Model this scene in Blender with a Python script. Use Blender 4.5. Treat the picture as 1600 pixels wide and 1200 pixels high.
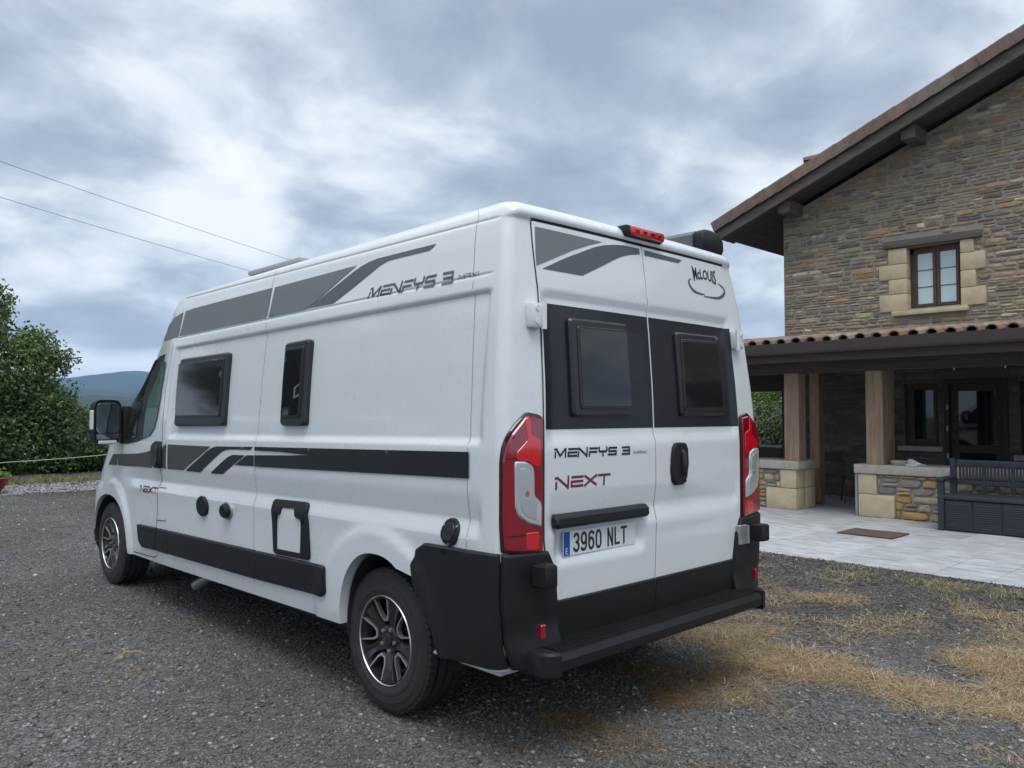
import bpy, bmesh, math, random
import numpy as np
from mathutils import Vector, Matrix
from mathutils.geometry import delaunay_2d_cdt
rad = math.radians
for o in list(bpy.data.objects): bpy.data.objects.remove(o)
scene = bpy.context.scene
COL = scene.collection
# ---------------------------------------------------------------- camera
cd = bpy.data.cameras.new('camera'); cam = bpy.data.objects.new('camera', cd); COL.objects.link(cam)
cd.sensor_width = 36; cd.lens = 1238.4/1600*36; cd.clip_start = .05; cd.clip_end = 40000
CP = Vector((-3.284, -2.368, 1.471)); _y, _p, _r = rad(-43.990), rad(2.189), rad(.067)
_f = Vector((-math.sin(_y)*math.cos(_p), math.cos(_y)*math.cos(_p), math.sin(_p)))
_rt = Vector((math.cos(_y), math.sin(_y), 0)); _u = _rt.cross(_f)
_r2 = _rt*math.cos(_r)+_u*math.sin(_r); _u2 = -_rt*math.sin(_r)+_u*math.cos(_r)
cam.matrix_world = Matrix((( _r2.x, _u2.x, -_f.x, CP.x), (_r2.y, _u2.y, -_f.y, CP.y), (_r2.z, _u2.z, -_f.z, CP.z), (0, 0, 0, 1)))
scene.camera = cam
# ---------------------------------------------------------------- light: overcast sky, broad weak sun high behind the camera
SUN_EL, SUN_AZ = rad(64), rad(-140)        # azimuth measured from +Y towards +X
sd = bpy.data.lights.new('sun', 'SUN'); sun = bpy.data.objects.new('sun', sd); COL.objects.link(sun)
sd.energy = 1.15; sd.angle = rad(30); sd.color = (1, .96, .90)
_d = Vector((math.sin(SUN_AZ)*math.cos(SUN_EL), math.cos(SUN_AZ)*math.cos(SUN_EL), math.sin(SUN_EL)))
sun.rotation_euler = _d.to_track_quat('Z', 'Y').to_euler()
world = bpy.data.worlds.new('World'); scene.world = world; world.use_nodes = True
scene.view_settings.view_transform = 'Standard'; scene.view_settings.look = 'None'
scene.view_settings.exposure = 0.48; scene.view_settings.gamma = 1; scene.view_settings.use_curve_mapping = False

class NT:
    def __init__(s, t): s.t = t
    def n(s, ty, **k):
        nd = s.t.nodes.new(ty)
        for a, b in k.items():
            if a.startswith('_'): setattr(nd, a[1:], b)
            else:
                key = int(a[1:]) if a[0] == 'i' and a[1:].isdigit() else a.replace('__', ' ')
                if hasattr(b, 'is_linked') or isinstance(b, bpy.types.NodeSocket): s.t.links.new(b, nd.inputs[key])
                else: nd.inputs[key].default_value = b
        return nd
    def m(s, op, a, b=None, c=None, clamp=False):
        nd = s.t.nodes.new('ShaderNodeMath'); nd.operation = op; nd.use_clamp = clamp
        for i, v in enumerate((a, b, c)):
            if v is None: continue
            if isinstance(v, bpy.types.NodeSocket): s.t.links.new(v, nd.inputs[i])
            else: nd.inputs[i].default_value = v
        return nd.outputs[0]
    def mix(s, f, a, b, mode='MIX'):
        nd = s.t.nodes.new('ShaderNodeMix'); nd.data_type = 'RGBA'; nd.blend_type = mode
        for i, v in ((0, f), (6, a), (7, b)):
            if isinstance(v, bpy.types.NodeSocket): s.t.links.new(v, nd.inputs[i])
            else: nd.inputs[i].default_value = v if i == 0 else (*v, 1) if len(v) == 3 else v
        return nd.outputs[2]
    def ramp(s, f, stops, interp='LINEAR'):
        nd = s.t.nodes.new('ShaderNodeValToRGB'); nd.color_ramp.interpolation = interp
        el = nd.color_ramp.elements
        while len(el) > 1: el.remove(el[-1])
        for i, (p, c) in enumerate(stops):
            e = el[0] if i == 0 else el.new(p)
            e.position = p; e.color = (c, c, c, 1) if not hasattr(c, '__len__') else (*c, 1)
        s.t.links.new(f, nd.inputs[0]); return nd.outputs[0]
    def noise(s, vec, scale, detail=4, rough=.5, dist=0, dim='3D'):
        nd = s.t.nodes.new('ShaderNodeTexNoise'); nd.noise_dimensions = dim
        if vec is not None: s.t.links.new(vec, nd.inputs['Vector'])
        nd.inputs['Scale'].default_value = scale; nd.inputs['Detail'].default_value = detail
        nd.inputs['Roughness'].default_value = rough; nd.inputs['Distortion'].default_value = dist
        return nd.outputs['Fac']
    def mapping(s, vec, scale=(1, 1, 1), loc=(0, 0, 0), rot=(0, 0, 0)):
        nd = s.n('ShaderNodeMapping', Vector=vec, Scale=scale, Location=loc, Rotation=rot); return nd.outputs[0]

# sky: Nishita above a broken overcast deck projected on a flat layer
W = NT(world.node_tree)
for nd in list(world.node_tree.nodes): world.node_tree.nodes.remove(nd)
geo = W.n('ShaderNodeTexCoord').outputs['Generated']
sky = W.n('ShaderNodeTexSky'); sky.sky_type = 'NISHITA'; sky.sun_disc = False; sky.sun_elevation = SUN_EL; sky.sun_rotation = SUN_AZ
sky.air_density = 1.2; sky.dust_density = 2.0
sep = W.n('ShaderNodeSeparateXYZ', Vector=geo)
zc = W.m('MAXIMUM', sep.outputs[2], 0.0)
den = W.m('ADD', zc, .30)
cv = W.n('ShaderNodeCombineXYZ', X=W.m('DIVIDE', sep.outputs[0], den), Y=W.m('DIVIDE', sep.outputs[1], den), Z=0.0).outputs[0]
cv = W.mapping(cv, loc=CLOUD_LOC if 'CLOUD_LOC' in globals() else (3.1, 1.7, 0))
n1 = W.noise(cv, 1.5, 2, .5, .2); n2 = W.noise(cv, 3.0, 6, .57, .25)
nn = W.m('ADD', W.m('MULTIPLY', n1, .38), W.m('MULTIPLY', n2, .62))
nn = W.m('ADD', W.m('MULTIPLY', W.m('SUBTRACT', nn, .5), 1.75), .5)
def blob(az_, el_, wid, amp):            # broad swells in the cloud deck: az from +Y towards +X, degrees
    d = (math.sin(rad(az_))*math.cos(rad(el_)), math.cos(rad(az_))*math.cos(rad(el_)), math.sin(rad(el_)))
    dp = W.n('ShaderNodeVectorMath', _operation='DOT_PRODUCT', i0=W.n('ShaderNodeVectorMath', _operation='NORMALIZE', i0=geo).outputs[0], i1=d).outputs['Value']
    return W.m('MULTIPLY', W.m('EXPONENT', W.m('MULTIPLY', W.m('SUBTRACT', dp, 1.0), 1/(1-math.cos(rad(wid))))), amp)
for b in ((27, 17, 10, .085), (50, 25, 11, -.085), (66, 30, 10, -.06), (62, 12, 9, .07), (18, 8, 7, -.06), (76, 16, 9, .05)):
    nn = W.m('ADD', nn, blob(*b))
deck = W.ramp(nn, [(.26, (.262, .308, .385)), (.40, (.338, .388, .467)), (.50, (.43, .488, .565)), (.60, (.58, .64, .69)), (.74, (.74, .78, .805))])
# haze towards the horizon
hz = W.m('EXPONENT', W.m('MULTIPLY', zc, -9.0))
deck = W.mix(W.m('MULTIPLY', hz, .5), deck, (.48, .56, .62))
# low white cloud bank lying over the hills
bank = W.m('SUBTRACT', sep.outputs[2], W.m('MULTIPLY', W.m('SUBTRACT', W.noise(geo, 9, 4, .5), .5), .03))
bk = W.ramp(W.m('MULTIPLY', bank, 10.0), [(.0, .95), (.62, .95), (.80, 0.0)])
deck = W.mix(bk, deck, (.84, .88, .93))
deck = W.mix(W.ramp(zc, [(.45, 0.0), (.85, .8)]), deck, (.60, .66, .72))
zen = W.m('ADD', 1.0, W.m('MULTIPLY', W.ramp(zc, [(.5, 0.0), (.9, 1.0)]), .9))
deck = W.n('ShaderNodeVectorMath', _operation='SCALE', i0=deck, Scale=W.m('MULTIPLY', zen, SKYK if 'SKYK' in globals() else 10.0)).outputs[0]
skyc = W.mix(.985, sky.outputs[0], deck)
bg = W.n('ShaderNodeBackground', Color=skyc, Strength=.1)
out = W.n('ShaderNodeOutputWorld', Surface=bg.outputs[0])

# ---------------------------------------------------------------- helpers
def tag(o, label=None, cat=None, group=None, kind=None):
    if label: o['label'] = label
    if cat: o['category'] = cat
    if group: o['group'] = group
    if kind: o['kind'] = kind
    return o
def empty(name, loc=(0, 0, 0), rz=0, parent=None):
    o = bpy.data.objects.new(name, None); COL.objects.link(o); o.location = loc; o.rotation_euler.z = rz
    o.empty_display_size = .1
    if parent: o.parent = parent
    return o
def mesh_from(name, verts, faces, mat=None, smooth=35, cols=None):
    me = bpy.data.meshes.new(name)
    me.from_pydata([tuple(map(float, v)) for v in verts], [], [tuple(map(int, f)) for f in faces])
    if cols is not None:
        a = me.color_attributes.new('col', 'FLOAT_COLOR', 'CORNER')
        arr = np.ones((len(me.loops), 4), np.float32); li = 0
        for p, c in zip(me.polygons, cols):
            arr[p.loop_start:p.loop_start+p.loop_total, :3] = c
        a.data.foreach_set('color', arr.ravel())
    if mat:
        for m in (mat if isinstance(mat, (list, tuple)) else [mat]): me.materials.append(m)
    if smooth:
        me.polygons.foreach_set('use_smooth', [True]*len(me.polygons)); sharp(me, smooth)
    me.validate(); return me
def sharp(me, deg):
    bm = bmesh.new(); bm.from_mesh(me); c = math.cos(rad(deg))
    bm.normal_update()
    for e in bm.edges:
        if len(e.link_faces) == 2: e.smooth = e.link_faces[0].normal.dot(e.link_faces[1].normal) > c
    bm.to_mesh(me); bm.free()
def link(name, me, parent=None, loc=None):
    o = bpy.data.objects.new(name, me); COL.objects.link(o)
    if parent: o.parent = parent
    if loc is not None: o.location = loc
    return o
def mk(name, verts, faces, mat=None, parent=None, smooth=35, cols=None, loc=None):
    return link(name, mesh_from(name, verts, faces, mat, smooth, cols), parent, loc)
def bulk(name, V, F, mat, parent=None, col=None, smooth=False):
    """fast path for big numpy meshes; F is (n,3) or (n,4); col per face (n,3)"""
    me = bpy.data.meshes.new(name); n, k = F.shape
    me.vertices.add(len(V)); me.vertices.foreach_set('co', V.astype(np.float32).ravel())
    me.loops.add(n*k); me.loops.foreach_set('vertex_index', F.astype(np.int32).ravel())
    me.polygons.add(n); me.polygons.foreach_set('loop_start', np.arange(0, n*k, k, dtype=np.int32))
    me.polygons.foreach_set('loop_total', np.full(n, k, np.int32))
    if smooth: me.polygons.foreach_set('use_smooth', np.ones(n, bool))
    me.update(calc_edges=True)
    if col is not None:
        a = me.color_attributes.new('col', 'FLOAT_COLOR', 'CORNER')
        arr = np.ones((n, k, 4), np.float32); arr[:, :, :3] = col[:, None, :]
        a.data.foreach_set('color', arr.ravel())
    me.materials.append(mat)
    return link(name, me, parent)
class MB:
    def __init__(s): s.v = []; s.f = []; s.c = []; s.m = []
    def add(s, vs, fs, c=None):
        b = len(s.v); s.v += [tuple(v) for v in vs]; s.f += [tuple(b+i for i in f) for f in fs]; s.c += [c]*len(fs)
    def box(s, x0, y0, z0, x1, y1, z1, bev=0, c=None, rot=None, org=None):
        if x0 > x1: x0, x1 = x1, x0
        if y0 > y1: y0, y1 = y1, y0
        if z0 > z1: z0, z1 = z1, z0
        if bev <= 0:
            vs = [(x, y, z) for x in (x0, x1) for y in (y0, y1) for z in (z0, z1)]
            fs = [(0, 1, 3, 2), (4, 6, 7, 5), (0, 4, 5, 1), (2, 3, 7, 6), (0, 2, 6, 4), (1, 5, 7, 3)]
        else:
            b = min(bev, (x1-x0)*.45, (y1-y0)*.45, (z1-z0)*.45)
            bm = bmesh.new(); bmesh.ops.create_cube(bm, size=1)
            for v in bm.verts:
                v.co.x = (x0+x1)/2+v.co.x*(x1-x0); v.co.y = (y0+y1)/2+v.co.y*(y1-y0); v.co.z = (z0+z1)/2+v.co.z*(z1-z0)
            bmesh.ops.bevel(bm, geom=list(bm.edges), offset=b, segments=2 if bev > .008 else 1, affect='EDGES', profile=.5)
            bm.verts.ensure_lookup_table(); vs = [tuple(v.co) for v in bm.verts]; fs = [tuple(v.index for v in f.verts) for f in bm.faces]; bm.free()
        if rot is not None:
            o_ = Vector(org) if org else Vector(((x0+x1)/2, (y0+y1)/2, (z0+z1)/2))
            vs = [tuple(rot @ (Vector(v)-o_)+o_) for v in vs]
        s.add(vs, fs, c); return s
    def tube(s, pts, r, n=8, cap=True, c=None):
        pts = [Vector(p) for p in pts]; rs = r if hasattr(r, '__len__') else [r]*len(pts)
        vs = []; fs = []
        up = Vector((0, 0, 1)); t0 = (pts[1]-pts[0]).normalized()
        if abs(t0.dot(up)) > .9: up = Vector((1, 0, 0))
        a = t0.cross(up).normalized()
        for i, p in enumerate(pts):
            t = (pts[min(i+1, len(pts)-1)]-pts[max(i-1, 0)]).normalized()
            a = (a-t*a.dot(t)).normalized(); b = t.cross(a)
            for k in range(n):
                th = 2*math.pi*k/n; vs.append(tuple(p+(a*math.cos(th)+b*math.sin(th))*rs[i]))
        for i in range(len(pts)-1):
            for k in range(n):
                k2 = (k+1) % n; fs.append((i*n+k, i*n+k2, (i+1)*n+k2, (i+1)*n+k))
        if cap: fs.append(tuple(range(n))[::-1]); fs.append(tuple((len(pts)-1)*n+k for k in range(n)))
        s.add(vs, fs, c); return s
    def lathe(s, prof, axis='X', org=(0, 0, 0), n=48, closed=False, c=None):
        """prof: (axial, radius) pairs"""
        vs = []; fs = []; m = len(prof)
        for k in range(n):
            th = 2*math.pi*k/n; cs, sn = math.cos(th), math.sin(th)
            for a, r in prof:
                p = (a, r*cs, r*sn) if axis == 'X' else (r*cs, a, r*sn) if axis == 'Y' else (r*cs, r*sn, a)
                vs.append((p[0]+org[0], p[1]+org[1], p[2]+org[2]))
        for k in range(n):
            k2 = (k+1) % n
            for j in range(m if closed else m-1):
                j2 = (j+1) % m; fs.append((k*m+j, k*m+j2, k2*m+j2, k2*m+j))
        s.add(vs, fs, c); return s
    def prism(s, poly, axis, a0, a1, bev=0, c=None):
        """poly of 2D points extruded along axis between a0 and a1, ends inset by bev"""
        n = len(poly); cx = sum(p[0] for p in poly)/n; cy = sum(p[1] for p in poly)/n
        def P(p, a, k=0):
            q = p
            if k:
                d = math.hypot(p[0]-cx, p[1]-cy) or 1; q = (p[0]-(p[0]-cx)/d*k, p[1]-(p[1]-cy)/d*k)
            return (a, q[0], q[1]) if axis == 'X' else (q[0], a, q[1]) if axis == 'Y' else (q[0], q[1], a)
        sg = 1 if a1 > a0 else -1
        rings = [(a0, bev), (a0+bev*sg, 0), (a1-bev*sg, 0), (a1, bev)] if bev else [(a0, 0), (a1, 0)]
        vs = [P(p, a, k) for a, k in rings for p in poly]; fs = []
        for i in range(len(rings)-1):
            for k in range(n): fs.append((i*n+k, i*n+(k+1) % n, (i+1)*n+(k+1) % n, (i+1)*n+k))
        fs.append(tuple(range(n))[::-1]); fs.append(tuple((len(rings)-1)*n+k for k in range(n)))
        s.add(vs, fs, c); return s
    def build(s, name, mat, parent=None, smooth=35, loc=None):
        me = mesh_from(name, s.v, s.f, mat, 0, s.c if s.c and s.c[0] is not None else None)
        bm = bmesh.new(); bm.from_mesh(me); bmesh.ops.recalc_face_normals(bm, faces=bm.faces); bm.to_mesh(me); bm.free()
        if smooth: me.polygons.foreach_set('use_smooth', [True]*len(me.polygons)); sharp(me, smooth)
        return link(name, me, parent, loc)
# ---------------------------------------------------------------- materials
def mat(name, col=(.5, .5, .5), rough=.5, metal=0, spec=.5, coat=0, coatr=.05, noise=None, bump=None, trans=0, attr=False, alpha=None):
    m = bpy.data.materials.new(name); m.use_nodes = True; T = NT(m.node_tree); b = m.node_tree.nodes['Principled BSDF']
    b.inputs['Base Color'].default_value = (*col, 1); b.inputs['Roughness'].default_value = rough; b.inputs['Metallic'].default_value = metal
    b.inputs['Specular IOR Level'].default_value = spec; b.inputs['Coat Weight'].default_value = coat; b.inputs['Coat Roughness'].default_value = coatr
    b.inputs['Transmission Weight'].default_value = trans
    co = T.n('ShaderNodeTexCoord').outputs['Object']; base = None
    if attr: base = T.n('ShaderNodeAttribute', _attribute_name='col').outputs['Color']
    if noise:
        sc, amt = noise[:2]; vec = T.mapping(co, noise[2]) if len(noise) > 2 else co
        f = T.noise(vec, sc, 6, .6); k = T.ramp(f, [(.25, 1-amt), (.75, 1+amt)])
        base = T.mix(1.0, base if base is not None else (*col, 1), k, 'MULTIPLY')
        r2 = T.m('ADD', rough-.06, T.m('MULTIPLY', f, .12)); m.node_tree.links.new(r2, b.inputs['Roughness'])
    if base is not None: m.node_tree.links.new(base, b.inputs['Base Color'])
    if bump:
        sc, st, ds = bump[:3]; vec = T.mapping(co, bump[3]) if len(bump) > 3 else co
        bp = T.n('ShaderNodeBump', Strength=st, Distance=ds, Height=T.noise(vec, sc, 5, .6)); m.node_tree.links.new(bp.outputs[0], b.inputs['Normal'])
    return m
M = {}
M['paint'] = mat('white_paint', (.70, .725, .735), .28, coat=.9, coatr=.07, noise=(1.3, .02))
M['plastic'] = mat('black_plastic', (.013, .014, .0155), .5, spec=.3, noise=(6, .12), bump=(900, .15, .001))
M['rubber'] = mat('black_rubber', (.012, .012, .013), .75, spec=.3)
M['seal'] = mat('door_seal', (.01, .01, .011), .7)
M['tyre'] = mat('tyre_rubber', (.032, .031, .032), .7, spec=.4, noise=(14, .25), bump=(160, .15, .002))
M['decal_black'] = mat('vinyl_black', (.012, .014, .018), .35, spec=.4, coat=.15)
M['decal_dark'] = mat('vinyl_dark_grey', (.085, .095, .11), .4, noise=(3, .04))
M['decal_grey'] = mat('vinyl_mid_grey', (.15, .16, .165), .4, noise=(3, .04))
M['decal_warm'] = mat('vinyl_warm_grey', (.06, .058, .06), .4, noise=(3, .04))
M['decal_red'] = mat('vinyl_dark_red', (.17, .018, .035), .4)
M['acrylic'] = mat('tinted_acrylic', (.012, .013, .015), .06, spec=.6)
M['frame'] = mat('window_frame_black', (.02, .02, .022), .28, spec=.5)
M['cabglass'] = mat('cab_glass', (.09, .15, .14), .03, spec=.6)
M['darkglass'] = mat('dark_glass', (.02, .025, .025), .04, spec=.6)
M['red'] = mat('lamp_red', (.62, .006, .016), .08, spec=.6, coat=1)
M['redd'] = mat('lamp_dark_red', (.24, .004, .012), .1, spec=.6, coat=1)
M['clear'] = mat('lamp_clear', (.55, .57, .58), .12, metal=.35, coat=1)
M['lamprim'] = mat('lamp_rim', (.03, .004, .006), .15, coat=.5)
M['alu'] = mat('machined_aluminium', (.80, .81, .82), .28, metal=.9)
M['rimblack'] = mat('rim_gloss_black', (.018, .018, .02), .25, coat=.5)
M['rimgrey'] = mat('rim_dark_grey', (.07, .07, .075), .3, metal=.4)
M['chrome'] = mat('chrome', (.7, .7, .7), .12, metal=1)
M['platew'] = mat('plate_white', (.72, .73, .74), .35, noise=(40, .03))
M['plateb'] = mat('plate_blue', (.01, .07, .38), .35)
M['white'] = mat('white_plastic', (.62, .64, .65), .4, noise=(5, .03))
M['under'] = mat('underbody', (.02, .02, .02), .8, noise=(5, .3))
M['galv'] = mat('galvanised_steel', (.35, .36, .37), .4, metal=.6, noise=(8, .15))
M['hatch'] = mat('hatch_grey', (.36, .37, .37), .5)
# ---------------------------------------------------------------- van body surface: S(t, z, off)
# t runs round the plan outline from the middle of the rear (0) along the left side (+) to the nose; -t mirrors it.
def _tab(rows, sm=3):
    z0 = np.array([r[0] for r in rows], float); v0 = np.array([r[1] for r in rows], float)
    zz = np.linspace(.2, 2.7, 1251); vv = np.interp(zz, z0, v0)
    if sm:
        k = np.hanning(2*sm+3); k /= k.sum()
        vv = np.convolve(np.pad(vv, sm+1, mode='edge'), k, mode='valid')
    return lambda z: np.interp(z, zz, vv)
W_T = _tab([(.3, .985), (.36, 1.012), (.45, 1.027), (.6, 1.034), (.9, 1.038), (1.3, 1.036), (1.47, 1.030), (1.7, 1.012),
            (1.9, .992), (2.05, .974), (2.1, .966), (2.25, .942), (2.34, .922), (2.38, .906), (2.41, .886), (2.425, .868), (2.44, .84),
            (2.458, .76), (2.472, .66), (2.484, .5), (2.493, .3), (2.499, .02)], 6)
R_T = _tab([(.3, .05), (.45, .03), (.65, .01), (.82, .002), (1.0, .0), (1.3, .0), (1.5, .006), (1.63, .012), (1.88, .03), (2.08, .05),
            (2.24, .072), (2.335, .086), (2.35, .075), (2.365, .07), (2.39, .08), (2.415, .105), (2.425, .13), (2.44, .19), (2.458, .34),
            (2.472, .5), (2.484, .8), (2.493, 1.2), (2.499, 1.7)], 5)
YS_T = _tab([(.3, 5.15), (.8, 5.15), (1.0, 5.1), (1.15, 5.02), (1.3, 4.93), (1.5, 4.72), (1.77, 4.38), (2.05, 4.02), (2.2, 3.85),
             (2.34, 3.7), (2.38, 3.6), (2.42, 3.45), (2.44, 3.35), (2.458, 3.1), (2.472, 2.8), (2.484, 2.5), (2.493, 2.1), (2.499, 1.75)], 12)
LN_T = _tab([(.3, .70), (.55, .75), (.85, .74), (1.05, .62), (1.2, .5), (1.3, .42), (1.45, .38), (1.8, .34), (2.2, .3), (2.4, .25), (2.499, .03)], 12)
FE_T = _tab([(.2, 0), (.88, 0), (.94, .004), (1.015, -.020), (1.11, -.004), (1.14, 0), (1.325, 0), (1.338, 0), (1.372, -.017), (2.002, -.017),
             (2.02, -.001), (2.082, 0), (2.086, -.004), (2.092, -.004), (2.096, 0), (2.330, 0), (2.336, -.005), (2.342, -.005), (2.348, 0)], 1)
T_A, T_B, T_Y, T_N = 1.0, .10, 5.2, 1.0       # flat rear half, corner, nominal side end, nose
RC0 = .055
def smst(x): x = np.clip(x, 0, 1); return x*x*(3-2*x)
def rakek(z): return .014*(1-smst((z-2.12)/.2))+.012*smst((z-2.36)/.07)
def T_of_y(y): return T_A+T_B+(y-RC0)
TMAX = T_A+T_B+(T_Y-RC0)+T_N
def S0(t, z, off=0.0):
    t = np.asarray(t, float); z = np.asarray(z, float)
    sg = np.where(t < 0, 1.0, -1.0); t = np.abs(t)
    w = W_T(z); r = R_T(z); ys = YS_T(z); ln = LN_T(z)
    dep = np.clip((2.499-z)/.06, 0, 1)
    rc = np.minimum(RC0 + .25*(1-dep), w*.95)
    a = w-rc
    # rear face
    tr = np.clip(t/T_A, 0, 1); xr = a*tr
    bow = .016*tr**3
    # corner
    th = np.clip((t-T_A)/T_B, 0, 1)*np.pi/2
    xc = a+rc*np.sin(th); yc = r+.016+rc*(1-np.cos(th)) 
    # side
    yn = np.clip(t-T_A-T_B, 0, T_Y-RC0)+RC0
    yst = r+.016+rc
    y1 = np.where(yn < 1.1, yst+(yn-RC0)/(1.1-RC0)*(np.maximum(1.1, 0)-yst), yn)
    y1 = np.where(yst > .9, yst+(yn-RC0)/(T_Y-RC0)*(ys-yst), y1)
    ysx = np.where(yst > .9, y1, np.where(yn > 3.4, 3.4+(yn-3.4)*(ys-3.4)/(T_Y-3.4), y1))
    low = 3.4 > ys
    ysx = np.where(low & (yst <= .9), yst+(yn-RC0)/(T_Y-RC0)*(ys-yst), ysx)
    lean = .10*smst((ysx-3.7)/.9)*smst((z-1.25)/.9)+.03*smst((ysx-3.4)/1.8)
    sidefade = smst((ysx-.135)/.05)
    nosefade = 1-smst((ysx-4.2)/.5)
    fe = FE_T(z)
    # front: belt features fade out at the cab door
    upf = np.where(z > 1.2, 1-smst((ysx-3.60)/.08), nosefade)
    fs = fe*sidefade*upf
    d1 = np.sqrt((ysx-.93)**2/.98+(z-.345)**2)
    fl = .016*(1-smst((d1-.56)/.035))
    d2 = np.sqrt((ysx-4.91)**2*1.55+(z-.355)**2)
    fl2 = .022*(1-smst((d2-.60)/.05))
    xs = w-lean*1.0+fs+fl+fl2
    # nose
    ph = np.clip((t-T_A-T_B-(T_Y-RC0))/T_N, 0, 1)*np.pi/2
    n = 2/2.5
    xn = xs*np.maximum(np.cos(ph), 0)**n; yno = ysx+ln*np.sin(ph)**n
    isr = t < T_A; isc = (t >= T_A) & (t < T_A+T_B); iss = (t >= T_A+T_B)
    x = np.where(isr, xr, np.where(isc, xc, xn)); y = np.where(isr, r+bow, np.where(isc, yc, yno))
    # rear-face features: pressed ledges and the number plate recess
    rf = fe*.8*(1-smst((np.abs(xr)-.74)/.05))*np.where((z > 2.3), 0, 1)
    px = np.where(sg < 0, xr, -1)
    rec = smst((px-.075)/.07)*(1-smst((px-.70)/.05))*smst((z-.80)/.07)*(1-smst((z-1.0)/.012))
    rf = rf-.030*rec
    y = np.where(isr, y-rf, y)
    zz = z-rakek(z)*np.maximum(y, 0)
    x = np.where(sg > 0, x*(1+.026*(1-smst((z-1.3)/.8))), x)
    return x*sg, y, zz
def S(t, z, off=0.0):
    x, y, zz = S0(t, z)
    if np.isscalar(off) and off == 0: return np.stack([x, y, zz], -1)
    return np.stack([x, y, zz], -1)+SN(t, z)*np.asarray(off)[..., None] if not np.isscalar(off) else np.stack([x, y, zz], -1)+SN(t, z)*off
def SN(t, z, e=.012):
    p = [np.stack(S0(np.asarray(t)+dt, np.asarray(z)+dz), -1) for dt, dz in ((e, 0), (-e, 0), (0, e), (0, -e))]
    n = np.cross(p[2]-p[3], p[0]-p[1]); l = np.linalg.norm(n, axis=-1, keepdims=True)
    n = n/np.maximum(l, 1e-9)
    return n
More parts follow.
